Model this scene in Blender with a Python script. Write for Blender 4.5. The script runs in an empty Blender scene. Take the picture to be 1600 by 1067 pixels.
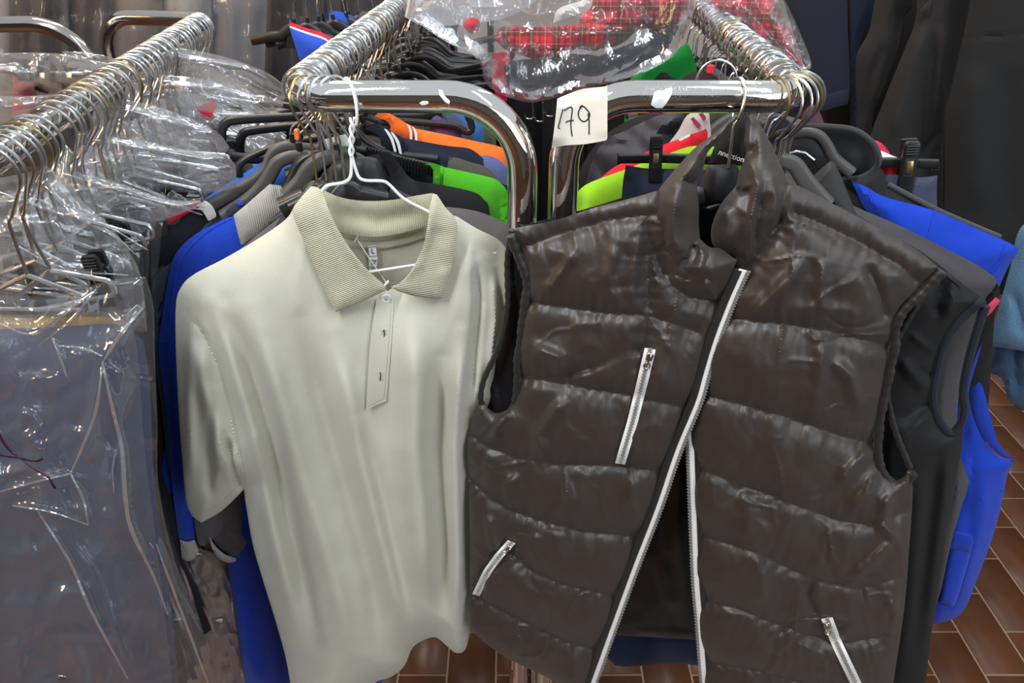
import bpy, math, random
import numpy as np
from mathutils import Vector
from mathutils.geometry import delaunay_2d_cdt

S = bpy.context.scene
COL = S.collection
PI = math.pi
rnd = random.Random(7)

# ------------------------------------------------------------------ camera
F = 1150.0                       # focal length in pixels of a 1600 x 1067 frame
PITCH = math.radians(32.0)
CAMZ = 1.62
cam_data = bpy.data.cameras.new('camera')
cam_data.sensor_width = 36.0
cam_data.lens = F * 36.0 / 1600.0
cam_data.clip_start = 0.05
cam = bpy.data.objects.new('camera', cam_data)
COL.objects.link(cam)
cam.location = (0, 0, CAMZ)
cam.rotation_euler = (PI / 2 - PITCH, 0, 0)
S.camera = cam

# ------------------------------------------------------------------ world, lamps, exposure
wd = bpy.data.worlds.new('world')
S.world = wd
wd.use_nodes = True
wd.node_tree.nodes['Background'].inputs[0].default_value = (0.90, 0.95, 1.0, 1)
wd.node_tree.nodes['Background'].inputs[1].default_value = 0.72


def area(name, loc, target, size, power, color):
    d = bpy.data.lights.new(name, 'AREA')
    d.shape = 'RECTANGLE'
    d.size, d.size_y = size
    d.energy = power
    d.color = color
    o = bpy.data.objects.new(name, d)
    COL.objects.link(o)
    o.location = loc
    o.rotation_euler = (Vector(target) - Vector(loc)).to_track_quat('-Z', 'Y').to_euler()
    return o


COOL = (0.93, 0.97, 1.0)
WARM = (1.0, 0.62, 0.30)
area('ceiling_tube_lamp', (-0.75, -0.35, 3.0), (-0.2, 0.8, 0.9), (0.14, 1.5), 58, COOL)
area('ceiling_tube_lamp', (0.9, 0.0, 3.0), (0.6, 0.7, 0), (0.14, 1.5), 16, COOL)
area('ceiling_tube_lamp', (-0.7, 2.4, 3.0), (-0.6, 1.6, 0), (0.14, 1.5), 24, COOL)
area('ceiling_tube_lamp', (0.9, 2.4, 3.0), (0.8, 1.6, 0), (0.14, 1.5), 18, COOL)
area('shop_window', (2.5, -1.6, 2.0), (0.3, 0.9, 1.1), (2.6, 1.8), 60, (0.80, 0.90, 1.0))
area('warm_lamp', (-2.3, 0.1, 2.0), (-0.4, 0.9, 1.1), (0.5, 0.5), 22, WARM)
area('warm_lamp', (-0.9, 1.55, 2.5), (-1.0, 2.2, 1.4), (0.4, 0.3), 30, WARM)
S.view_settings.view_transform = 'Standard'
S.view_settings.look = 'None'
S.view_settings.gamma = 1.0
S.view_settings.use_curve_mapping = False
S.view_settings.exposure = -0.06
S.cycles.transparent_max_bounces = 40
S.cycles.max_bounces = 10

# ------------------------------------------------------------------ picture rays to places in the shop
CP, SP = math.cos(PITCH), math.sin(PITCH)


def ray(px, py):
    px = np.asarray(px, float); py = np.asarray(py, float)
    x = (px - 800.0) / F
    y = (533.5 - py) / F
    return np.stack([x, CP + y * SP, -SP + y * CP], -1)


def P(px, py, Y):
    r = ray(px, py)
    return r * (Y / r[..., 1:2]) + np.array([0, 0, CAMZ])


def Pz(px, py, z):
    r = ray(px, py)
    return r * ((z - CAMZ) / r[..., 2:3]) + np.array([0, 0, CAMZ])


def proj(w):
    w = np.asarray(w, float) - np.array([0, 0, CAMZ])
    d = w[..., 1] * CP - w[..., 2] * SP
    up = w[..., 1] * SP + w[..., 2] * CP
    return 800 + F * w[..., 0] / d, 533.5 - F * up / d


class Plane:
    """A vertical hanging plane; its normal looks at the aisle."""

    def __init__(s, px, py, Y, yaw=0.0, tilt=0.0):
        s.o = P(px, py, Y)
        a = math.radians(yaw); t = math.radians(tilt)
        s.U = np.array([math.cos(a), math.sin(a), 0])
        V = np.array([0, 0, 1.0])
        N = np.cross(s.U, V)
        s.V = V * math.cos(t) + N * math.sin(t)
        s.N = N * math.cos(t) - V * math.sin(t)

    def uv(s, px, py):
        r = ray(px, py)
        c = np.array([0, 0, CAMZ])
        k = ((s.o - c) @ s.N) / (r @ s.N)
        w = r * k[..., None] + c - s.o
        return np.stack([w @ s.U, w @ s.V], -1)

    def w(s, u, v, h):
        u = np.asarray(u, float)[..., None]; v = np.asarray(v, float)[..., None]; h = np.asarray(h, float)[..., None]
        return s.o + u * s.U + v * s.V + h * s.N

    def px(s, u, v):
        return proj(s.w(u, v, np.zeros_like(u)))

    def at(s, px, py, h=0.0):
        """Where the sight line of a picture point meets the plane raised by h."""
        r = ray(px, py)
        c = np.array([0, 0, CAMZ])
        k = ((s.o - c) @ s.N + np.asarray(h, float)) / (r @ s.N)
        return r * np.asarray(k)[..., None] + c


# ------------------------------------------------------------------ small maths
def crom(pts, n=8, closed=False):
    """Catmull-Rom through pts; a third value 1 on a 2-D point marks a corner."""
    pts = [np.asarray(p, float) for p in pts]
    m = len(pts)
    out = []
    for i in range(m if closed else m - 1):
        p1, p2 = pts[i], pts[(i + 1) % m]
        p0 = pts[i - 1] if (closed or i > 0) else 2 * p1 - p2
        p3 = pts[(i + 2) % m] if (closed or i + 2 < m) else 2 * p2 - p1
        for k in range(n):
            t = k / n
            out.append(0.5 * (2 * p1 + (p2 - p0) * t + (2 * p0 - 5 * p1 + 4 * p2 - p3) * t * t
                              + (3 * p1 - p0 - 3 * p2 + p3) * t ** 3))
    if not closed:
        out.append(pts[-1])
    return np.array(out)


def outline_spline(pts):
    """Closed outline; points (x, y) run smoothly, points (x, y, 1) are corners."""
    m = len(pts)
    cs = [i for i, p in enumerate(pts) if len(p) > 2]
    if not cs:
        return crom([p[:2] for p in pts], 8, True)
    out = []
    for a in range(len(cs)):
        i, j = cs[a], cs[(a + 1) % len(cs)]
        if j <= i:
            j += m
        seg = [pts[k % m][:2] for k in range(i, j + 1)]
        out.append(crom(seg, 8)[:-1])
    return np.concatenate(out)


def resample(poly, step, closed=False):
    p = np.asarray(poly, float)
    if closed:
        p = np.concatenate([p, p[:1]])
    L = np.r_[0, np.cumsum(np.linalg.norm(np.diff(p, axis=0), axis=1))]
    n = max(2, int(round(L[-1] / step)))
    t = np.linspace(0, L[-1], n + 1)
    if closed:
        t = t[:-1]
    return np.stack([np.interp(t, L, p[:, k]) for k in range(p.shape[1])], -1)


def pdist(q, poly, closed=False):
    """Distance of points q to a polyline and the arc length of the nearest point."""
    p = np.asarray(poly, float)
    if closed:
        p = np.concatenate([p, p[:1]])
    best = np.full(len(q), 1e9); bt = np.zeros(len(q)); L = 0.0
    for a, b in zip(p[:-1], p[1:]):
        ab = b - a
        l2 = ab @ ab + 1e-18
        t = np.clip(((q - a) @ ab) / l2, 0, 1)
        d = np.hypot(q[:, 0] - a[0] - t * ab[0], q[:, 1] - a[1] - t * ab[1])
        s = d < best
        best[s] = d[s]; bt[s] = L + t[s] * math.sqrt(l2)
        L += math.sqrt(l2)
    return best, bt, L


def inside(q, poly):
    x, y = q[:, 0], q[:, 1]
    r = np.zeros(len(q), bool)
    p = np.asarray(poly)
    for a, b in zip(p, np.roll(p, -1, 0)):
        c = (a[1] > y) != (b[1] > y)
        r ^= c & (x < (b[0] - a[0]) * (y - a[1]) / (b[1] - a[1] + 1e-18) + a[0])
    return r


def vnoise(x, y, seed=0):
    """Smooth value noise in -1..1."""
    xi = np.floor(x).astype(int); yi = np.floor(y).astype(int)
    fx = x - xi; fy = y - yi
    fx = fx * fx * (3 - 2 * fx); fy = fy * fy * (3 - 2 * fy)

    def hsh(a, b):
        n = (a * 374761393 + b * 668265263 + seed * 974634777) & 0xffffffff
        n = ((n ^ (n >> 13)) * 1274126177) & 0xffffffff
        return ((n ^ (n >> 16)) & 0xffff) / 32767.5 - 1
    return (hsh(xi, yi) * (1 - fx) + hsh(xi + 1, yi) * fx) * (1 - fy) + \
           (hsh(xi, yi + 1) * (1 - fx) + hsh(xi + 1, yi + 1) * fx) * fy


# ------------------------------------------------------------------ geometry: (verts, faces, uv or None)
def merge(gs):
    V, Fc, n = [], [], 0
    for g in gs:
        V.append(np.asarray(g[0], float)); Fc += [[i + n for i in f] for f in g[1]]; n += len(g[0])
    return np.concatenate(V), Fc, None


def sweep(path, r=0.01, n=8, sec=None, sc=None, up=None, closed=False):
    p = np.asarray(path, float)
    m = len(p)
    t = np.roll(p, -1, 0) - np.roll(p, 1, 0) if closed else np.gradient(p, axis=0)
    t /= np.linalg.norm(t, axis=1)[:, None] + 1e-12
    if sec is None:
        a = np.arange(n) * 2 * PI / n
        sec = np.stack([np.cos(a), np.sin(a)], -1) * r
    sec = np.asarray(sec, float); k = len(sec)
    if up is not None:
        side = np.cross(t, np.asarray(up, float)); side /= np.linalg.norm(side, axis=1)[:, None] + 1e-12
        nr = np.cross(side, t)
    else:
        nr = np.zeros_like(p)
        h = np.array([0, 0, 1.0]) if abs(t[0][2]) < 0.9 else np.array([0, 1.0, 0])
        for i in range(m):
            h = h - (h @ t[i]) * t[i]; h = h / (np.linalg.norm(h) + 1e-12); nr[i] = h
        side = np.cross(t, nr)
    s = np.ones((m, 2)) if sc is None else (np.asarray(sc, float) if np.ndim(sc) == 2 else np.stack([sc, sc], -1))
    V = p[:, None, :] + side[:, None, :] * (sec[None, :, 0] * s[:, :1])[..., None] + nr[:, None, :] * (sec[None, :, 1] * s[:, 1:])[..., None]
    V = V.reshape(-1, 3)
    Fc = []
    for i in range(m if closed else m - 1):
        j = (i + 1) % m
        for a in range(k):
            b = (a + 1) % k
            Fc.append([i * k + a, i * k + b, j * k + b, j * k + a])
    if not closed:
        Fc.append(list(range(k))[::-1]); Fc.append([(m - 1) * k + a for a in range(k)])
    return V, Fc, None


def rrect(w, h, r, n=3):
    out = []
    for cx, cy, a0 in ((w / 2 - r, h / 2 - r, 0), (-w / 2 + r, h / 2 - r, 90), (-w / 2 + r, -h / 2 + r, 180), (w / 2 - r, -h / 2 + r, 270)):
        for i in range(n + 1):
            a = math.radians(a0 + 90 * i / n)
            out.append((cx + r * math.cos(a), cy + r * math.sin(a)))
    return np.array(out)


def prism(poly2, y0, y1, bev=0.001, axes='xz'):
    """Extrude a 2-D outline (x, z) from y0 to y1 with a small bevel."""
    p = np.asarray(poly2, float); c = p.mean(0)
    d = p - c
    q = c + d * (1 - bev / (np.linalg.norm(d, axis=1)[:, None] + 1e-9))
    n = len(p)
    s = 1 if y1 > y0 else -1
    rows = [(q, y0), (p, y0 + s * bev), (p, y1 - s * bev), (q, y1)]
    V = np.concatenate([np.stack([r[:, 0], np.full(n, y), r[:, 1]], -1) for r, y in rows])
    Fc = []
    for k in range(3):
        for a in range(n):
            b = (a + 1) % n
            Fc.append([k * n + a, k * n + b, (k + 1) * n + b, (k + 1) * n + a])
    Fc.append(list(range(n))[::-1]); Fc.append([3 * n + a for a in range(n)])
    return V, Fc, None


def box(cx, cy, cz, sx, sy, sz, bev=0.001):
    g = prism(rrect(sx, sz, min(sx, sz) * 0.12, 1), -sy / 2, sy / 2, bev)
    return g[0] + np.array([cx, cy, cz]), g[1], None


def fillet(pts, rad, n=8):
    pts = [np.asarray(p, float) for p in pts]
    out = [pts[0]]
    for i in range(1, len(pts) - 1):
        a, b, c = pts[i - 1], pts[i], pts[i + 1]
        r = rad[i - 1] if isinstance(rad, (list, tuple)) else rad
        u = (a - b) / np.linalg.norm(a - b); v = (c - b) / np.linalg.norm(c - b)
        th = math.acos(np.clip(u @ v, -1, 1))
        d = r / math.tan(th / 2)
        p0, p1 = b + u * d, b + v * d
        ctr = b + (u + v) / np.linalg.norm(u + v) * r / math.sin(th / 2)
        x = p0 - ctr; y = p1 - ctr
        om = math.acos(np.clip((x @ y) / r / r, -1, 1))
        for k in range(n + 1):
            s = k / n
            out.append(ctr + (math.sin((1 - s) * om) * x + math.sin(s * om) * y) / math.sin(om))
    out.append(pts[-1])
    return np.array(out)


def text_geo(txt, size, extr=0.0002):
    cu = bpy.data.curves.new('lettering', 'FONT')
    cu.body = txt; cu.size = size; cu.extrude = extr; cu.align_x = 'CENTER'; cu.align_y = 'CENTER'
    cu.resolution_u = 3
    o = bpy.data.objects.new('lettering', cu); COL.objects.link(o)
    dg = bpy.context.evaluated_depsgraph_get()
    me = bpy.data.meshes.new_from_object(o.evaluated_get(dg))
    V = np.array([v.co[:] for v in me.vertices]); Fc = [list(p.vertices) for p in me.polygons]
    bpy.data.objects.remove(o); bpy.data.curves.remove(cu); bpy.data.meshes.remove(me)
    return V, Fc, None


def on_plane(g, pl, px, py, h, rot=0.0):
    """Lay local (x, y, z) geometry on a plane at a picture point: x right, y up, z outwards."""
    c, s = math.cos(rot), math.sin(rot)
    V = g[0]
    q = pl.at(float(px), float(py), h)
    return q + (V[:, :1] * c - V[:, 1:2] * s) * pl.U + (V[:, :1] * s + V[:, 1:2] * c) * pl.V + V[:, 2:3] * pl.N, g[1], None


# ------------------------------------------------------------------ objects
ROOT = {}


def mesh_from(g, name, mat, smooth=True):
    V, Fc, UV = g
    me = bpy.data.meshes.new(name)
    me.from_pydata(np.asarray(V, float).tolist(), [], Fc)
    if UV is not None:
        ly = me.uv_layers.new(name='uv')
        li = np.zeros(len(me.loops), np.int32); me.loops.foreach_get('vertex_index', li)
        ly.data.foreach_set('uv', np.asarray(UV)[li].astype(np.float32).ravel())
    if smooth:
        me.polygons.foreach_set('use_smooth', [True] * len(me.polygons))
    me.materials.append(mat)
    me.update()
    if smooth == 'auto':
        me.set_sharp_from_angle(angle=math.radians(40))
    return me


def thing(name, label, cat, loc, group=None, rot=0.0):
    o = bpy.data.objects.new(name, None)
    COL.objects.link(o)
    o.empty_display_size = 0.05
    o.location = Vector([float(c) for c in loc])
    o.rotation_euler = (0, 0, rot)
    tag(o, label, cat, group)
    ROOT[o] = np.array([float(c) for c in loc])
    return o


def tag(o, label, cat, group=None):
    o['label'] = label; o['category'] = cat
    if group:
        o['group'] = group
    return o


def obj(name, g, mat, parent=None, local=False, smooth='auto'):
    """One mesh object.  World-space geometry unless local."""
    V = np.asarray(g[0], float)
    if not local:
        if parent is not None:
            V = V - ROOT[parent]
        else:
            ctr = (V.min(0) + V.max(0)) / 2
            V = V - ctr
    o = bpy.data.objects.new(name, mesh_from((V, g[1], g[2] if len(g) > 2 else None), name, mat, smooth))
    COL.objects.link(o)
    if parent is not None:
        o.parent = parent
        ROOT[o] = ROOT[parent]
    elif not local:
        o.location = ctr
        ROOT[o] = ctr
    return o


def dup(root, loc, rot=0.0, label=None, group=None, scale=None):
    r = root.copy(); COL.objects.link(r)
    r.location = Vector([float(c) for c in loc]); r.rotation_euler = (0, 0, rot)
    if scale:
        r.scale = scale
    if label:
        r['label'] = label
    if group:
        r['group'] = group
    for ch in list(root.children):
        c = ch.copy(); COL.objects.link(c); c.parent = r
        for gch in list(ch.children):
            d = gch.copy(); COL.objects.link(d); d.parent = c
    return r


# ------------------------------------------------------------------ cloth pieces cut to an outline
def hfun(B=0.03, w=0.04, folds=(), seams=(), puff=0.0, pw=14.0, pucker=0.0, pk=0.35, noise=(), h0=0.0, edge=0.0):
    """Height of a cloth piece over its plane (metres) from picture-plane coordinates and edge distance."""
    def fn(px, py, d):
        h = h0 + B * (1 - np.exp(-d / w))
        q = np.stack([px, py], -1)
        for poly, wd_, amp in folds:
            dd, t, L = pdist(q, poly)
            fade = np.clip(np.minimum(t, L - t) / (0.22 * L + 1e-6), 0, 1)
            fade = fade * fade * (3 - 2 * fade)
            fade = 0.15 + 0.85 * fade
            h = h + amp * fade * np.exp(-(dd / wd_) ** 2)
        if seams:
            best = np.full(len(q), 1e9); bt = np.zeros(len(q))
            for poly in seams:
                dd, t, L = pdist(q, poly)
                s = dd < best
                best[s] = dd[s]; bt[s] = t[s]
            bs = np.sqrt(best * best + 6.0) - 2.45
            h = h + puff * (1 - np.exp(-bs / pw))
            if pucker:
                ph = bt * pk + 2.5 * vnoise(bt * 0.05, bt * 0.0 + 3.3, 5)
                h = h + pucker * np.sin(ph) * (0.6 + 0.6 * vnoise(bt * 0.06, best * 0.03, 9)) * np.exp(-best / (pw * 1.3)) * (1 - np.exp(-(best / 4.0) ** 2))
        for amp, sx, sy, seed, ridged in noise:
            n = vnoise(px / sx + 0.35 * vnoise(px / 60, py / 60, seed + 50), py / sy + 0.35 * vnoise(px / 55 + 9, py / 55, seed + 51), seed)
            if ridged == 2:          # sparse thin creases
                n = np.clip(1 - 5 * np.abs(n), 0, 1) * np.clip(0.3 + 1.6 * vnoise(px / (sx * 1.3), py / (sy * 1.3), seed + 77), 0, 1)
            elif ridged:
                n = 1 - 2 * np.abs(n)
            h = h + amp * n * (1 - np.exp(-d / 0.012))
        return h
    return fn


class Piece:
    def __init__(s, pl, outline, h, back=None, res=0.006, smooth=True):
        """h, back: height functions in front of and behind the plane (back None: thin double skin)."""
        s.pl = pl; s.h = h
        op = outline_spline(outline) if smooth else np.array([p[:2] for p in outline], float)
        uv = resample(pl.uv(op[:, 0], op[:, 1]), res, True)
        s.edge = uv
        lo, hi = uv.min(0), uv.max(0)
        gx = np.arange(lo[0], hi[0], res); gy = np.arange(lo[1], hi[1], res * 0.87)
        G = np.stack(np.meshgrid(gx, gy), -1)
        G[1::2, :, 0] += res / 2
        G = G.reshape(-1, 2)
        G = G[inside(G, uv)]
        d, _, _ = pdist(G, uv, True)
        G = G[d > res * 0.55]
        n = len(uv)
        pts = np.concatenate([uv, G])
        vs, es, fs, ov, oe, of = delaunay_2d_cdt([Vector(p) for p in pts], [], [list(range(n))], 1, 1e-7)
        q = np.array([v[:] for v in vs])
        bnd = np.array([any(i < n for i in o) for o in ov])
        d, _, _ = pdist(q, uv, True)
        d[bnd] = 0
        px, py = pl.px(q[:, 0], q[:, 1])
        hf = h(px, py, d)
        fs = [list(f) for f in fs]
        # keep triangles turned to the front
        a, b, c = (q[[f[k] for f in fs]] for k in range(3))
        cr = (b[:, 0] - a[:, 0]) * (c[:, 1] - a[:, 1]) - (b[:, 1] - a[:, 1]) * (c[:, 0] - a[:, 0])
        fs = [f if k > 0 else f[::-1] for f, k in zip(fs, cr)]
        m = len(q)
        if back is None:
            hb = hf - 0.0008 - 0.0017 * (1 - np.exp(-d / 0.002))
        else:
            hb = np.minimum(np.where(bnd, hf, back(px, py, d)), hf - 0.0008)
        V = np.concatenate([pl.at(px, py, hf), pl.at(px, py, hb)])
        UV = np.concatenate([q, q])
        loop = {}
        for i, o in enumerate(ov):
            for j in o:
                if j < n:
                    loop[j] = i
        rim = []
        for j in range(n):
            i0, i1 = loop[j], loop[(j + 1) % n]
            if i0 != i1:
                rim.append([i0, i1, m + i1, m + i0])
        # the outline may run either way round
        ar = np.sum(uv[:, 0] * np.roll(uv[:, 1], -1) - np.roll(uv[:, 0], -1) * uv[:, 1])
        if ar > 0:
            rim = [r[::-1] for r in rim]
        s.geo = (V, fs + [[m + i for i in f[::-1]] for f in fs] + rim, UV)

    def height(s, px, py):
        q = s.pl.uv(px, py)
        d, _, _ = pdist(q, s.edge, True)
        d = np.where(inside(q, s.edge), d, 0)
        return s.h(px, py, d)

    def at(s, px, py, dh=0.0):
        px = np.atleast_1d(np.asarray(px, float)); py = np.atleast_1d(np.asarray(py, float))
        return s.pl.at(px, py, s.height(px, py) + dh)


def ribbon(piece, line, width, dh=0.002, thick=0.0015, step=6.0, off=0.0):
    """A flat strip lying on a piece along a picture line (width in metres)."""
    ln = resample(np.asarray(line, float), step)
    C = piece.at(ln[:, 0], ln[:, 1], dh)
    C[1:-1] = (C[:-2] + 2 * C[1:-1] + C[2:]) / 4
    T = np.gradient(C, axis=0); T /= np.linalg.norm(T, axis=1)[:, None]
    sd = np.cross(T, piece.pl.N); sd /= np.linalg.norm(sd, axis=1)[:, None]
    C = C + sd * off
    return sweep(C, sec=rrect(width, thick, thick * 0.45, 2), up=piece.pl.N)
# ------------------------------------------------------------------ materials
def sl(c):
    return tuple(((v / 255) / 12.92 if v / 255 <= 0.04045 else ((v / 255 + 0.055) / 1.055) ** 2.4) for v in c) + (1,)


class NT:
    def __init__(s, name):
        s.m = bpy.data.materials.new(name); s.m.use_nodes = True
        s.t = s.m.node_tree; s.n = s.t.nodes
        s.b = s.n['Principled BSDF']; s.out = s.n['Material Output']

    def add(s, kind, **kw):
        x = s.n.new(kind)
        for k, v in kw.items():
            if k.startswith('i_'):
                x.inputs[k[2:].replace('_', ' ')].default_value = v
            else:
                setattr(x, k, v)
        return x

    def lk(s, a, b):
        s.t.links.new(a, b)

    def bump(s, h, strength, dist=0.001):
        b = s.add('ShaderNodeBump'); b.inputs['Strength'].default_value = strength; b.inputs['Distance'].default_value = dist
        s.lk(h, b.inputs['Height'])
        return b

    def math(s, op, a, b=None, clamp=False):
        x = s.add('ShaderNodeMath', operation=op, use_clamp=clamp)
        for i, v in enumerate((a, b)):
            if v is None:
                continue
            if isinstance(v, (int, float)):
                x.inputs[i].default_value = v
            else:
                s.lk(v, x.inputs[i])
        return x.outputs[0]


def fabric(name, col, rough=0.85, scale=700, bump=0.35, sheen=0.25, mottle=0.12, rib=0.0, knit=0.0, spec=0.25, fold=0.0, turn=0.0):
    """Woven or knitted cloth: fine relief, slight mottling; rib/knit in lines per metre."""
    n = NT(name)
    uv = n.add('ShaderNodeUVMap').outputs[0] if False else n.add('ShaderNodeTexCoord').outputs['UV']
    nz = n.add('ShaderNodeTexNoise', i_Scale=scale, i_Detail=3.0); n.lk(uv, nz.inputs['Vector'])
    big = n.add('ShaderNodeTexNoise', i_Scale=28.0, i_Detail=4.0); n.lk(uv, big.inputs['Vector'])
    c = sl(col)
    mx = n.add('ShaderNodeMix', data_type='RGBA'); mx.inputs[6].default_value = tuple(v * (1 - mottle) for v in c[:3]) + (1,)
    mx.inputs[7].default_value = tuple(min(1, v * (1 + mottle)) for v in c[:3]) + (1,)
    f = n.math('ADD', n.math('MULTIPLY', nz.outputs[0], 0.75), n.math('MULTIPLY', big.outputs[0], 0.25))
    f = n.math('MULTIPLY', n.math('SUBTRACT', f, 0.32), 2.8, True)
    n.lk(f, mx.inputs[0]); n.lk(mx.outputs[2], n.b.inputs['Base Color'])
    h = nz.outputs[0]
    if rib or knit:
        w = n.add('ShaderNodeTexWave', wave_type='BANDS', bands_direction='X' if rib else 'DIAGONAL')
        w.inputs['Scale'].default_value = (rib or knit) / 20.0 * 6.2832
        w.inputs['Distortion'].default_value = 0.4
        wm = n.add('ShaderNodeMapping'); wm.inputs['Rotation'].default_value = (0, 0, math.radians(turn)); n.lk(uv, wm.inputs[0])
        n.lk(wm.outputs[0], w.inputs['Vector'])
        h = n.math('ADD', n.math('MULTIPLY', w.outputs['Fac'], 1.0), n.math('MULTIPLY', nz.outputs[0], 0.5))
    if fold:
        fz = n.add('ShaderNodeTexNoise', i_Scale=18.0, i_Detail=3.0); n.lk(uv, fz.inputs['Vector'])
        h = n.math('ADD', h, n.math('MULTIPLY', fz.outputs[0], fold))
    b = n.bump(h, bump, 0.0012)
    n.lk(b.outputs[0], n.b.inputs['Normal'])
    n.b.inputs['Roughness'].default_value = rough
    n.b.inputs['Sheen Weight'].default_value = sheen * min(1.0, 0.08 + sum(col) / 600.0)
    n.b.inputs['Sheen Roughness'].default_value = 0.5
    n.b.inputs['Specular IOR Level'].default_value = spec
    return n.m


def nylon(name, col, rough=0.46, spec=0.42, fine=0.22):
    """Smooth quilted nylon with small creases."""
    n = NT(name)
    tc = n.add('ShaderNodeTexCoord').outputs['UV']
    mp = n.add('ShaderNodeMapping'); mp.inputs['Scale'].default_value = (1.0, 0.55, 1); mp.inputs['Rotation'].default_value = (0, 0, 0.5)
    n.lk(tc, mp.inputs[0])
    a = n.add('ShaderNodeTexNoise', i_Scale=13.0, i_Detail=4.0, i_Roughness=0.45); n.lk(mp.outputs[0], a.inputs['Vector'])
    a2 = n.add('ShaderNodeTexNoise', i_Scale=40.0, i_Detail=2.0); n.lk(mp.outputs[0], a2.inputs['Vector'])
    w = n.add('ShaderNodeTexNoise', i_Scale=2200.0, i_Detail=1.0); n.lk(tc, w.inputs['Vector'])
    r = n.math('ABSOLUTE', n.math('SUBTRACT', a.outputs[0], 0.5))
    h = n.math('ADD', n.math('MULTIPLY', r, 5.0), n.math('ADD', n.math('MULTIPLY', w.outputs[0], 0.05), n.math('MULTIPLY', a2.outputs[0], 0.4)))
    b = n.bump(h, fine, 0.0028); n.lk(b.outputs[0], n.b.inputs['Normal'])
    sp = n.add('ShaderNodeTexVoronoi', feature='F1', i_Scale=160.0); n.lk(tc, sp.inputs['Vector'])
    dust = n.math('MULTIPLY', n.math('LESS_THAN', sp.outputs['Distance'], 0.055), 0.30)
    mx = n.add('ShaderNodeMix', data_type='RGBA'); mx.inputs[6].default_value = sl(col); mx.inputs[7].default_value = sl((190, 185, 175))
    n.lk(dust, mx.inputs[0]); n.lk(mx.outputs[2], n.b.inputs['Base Color'])
    n.b.inputs['Roughness'].default_value = rough
    n.b.inputs['Specular IOR Level'].default_value = spec
    n.b.inputs['Sheen Weight'].default_value = 0.08
    return n.m


def plain(name, col, rough=0.5, metal=0.0, spec=0.5, scratch=0.0):
    n = NT(name)
    tc = n.add('ShaderNodeTexCoord').outputs['Object']
    nz = n.add('ShaderNodeTexNoise', i_Scale=60.0, i_Detail=4.0); n.lk(tc, nz.inputs['Vector'])
    c = sl(col)
    mx = n.add('ShaderNodeMix', data_type='RGBA'); mx.inputs[6].default_value = tuple(v * 0.85 for v in c[:3]) + (1,); mx.inputs[7].default_value = c
    n.lk(nz.outputs[0], mx.inputs[0]); n.lk(mx.outputs[2], n.b.inputs['Base Color'])
    rr = n.math('ADD', n.math('MULTIPLY', nz.outputs[0], 0.12 + scratch), rough - 0.06)
    n.lk(rr, n.b.inputs['Roughness'])
    n.b.inputs['Metallic'].default_value = metal
    n.b.inputs['Specular IOR Level'].default_value = spec
    return n.m


def chrome(name, col=(232, 230, 227), rough=0.1, pits=True):
    """Polished steel tube with pitted, worn patches."""
    n = NT(name)
    tc = n.add('ShaderNodeTexCoord').outputs['Object']
    pt = n.add('ShaderNodeTexNoise', i_Scale=900.0, i_Detail=2.0); n.lk(tc, pt.inputs['Vector'])
    pa = n.add('ShaderNodeTexNoise', i_Scale=14.0, i_Detail=3.0); n.lk(tc, pa.inputs['Vector'])
    m = n.math('MULTIPLY', n.math('GREATER_THAN', pt.outputs[0], 0.60), n.math('MULTIPLY', n.math('SUBTRACT', pa.outputs[0], 0.50), 7.0, True))
    n.lk(n.math('ADD', n.math('MULTIPLY', m, 0.4 if pits else 0.1), n.math('MULTIPLY', pa.outputs[0], rough)), n.b.inputs['Roughness'])
    mx = n.add('ShaderNodeMix', data_type='RGBA'); mx.inputs[6].default_value = sl(col); mx.inputs[7].default_value = sl((120, 118, 114))
    n.lk(n.math('MULTIPLY', m, 0.7), mx.inputs[0]); n.lk(mx.outputs[2], n.b.inputs['Base Color'])
    n.b.inputs['Metallic'].default_value = 1.0
    return n.m


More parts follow.
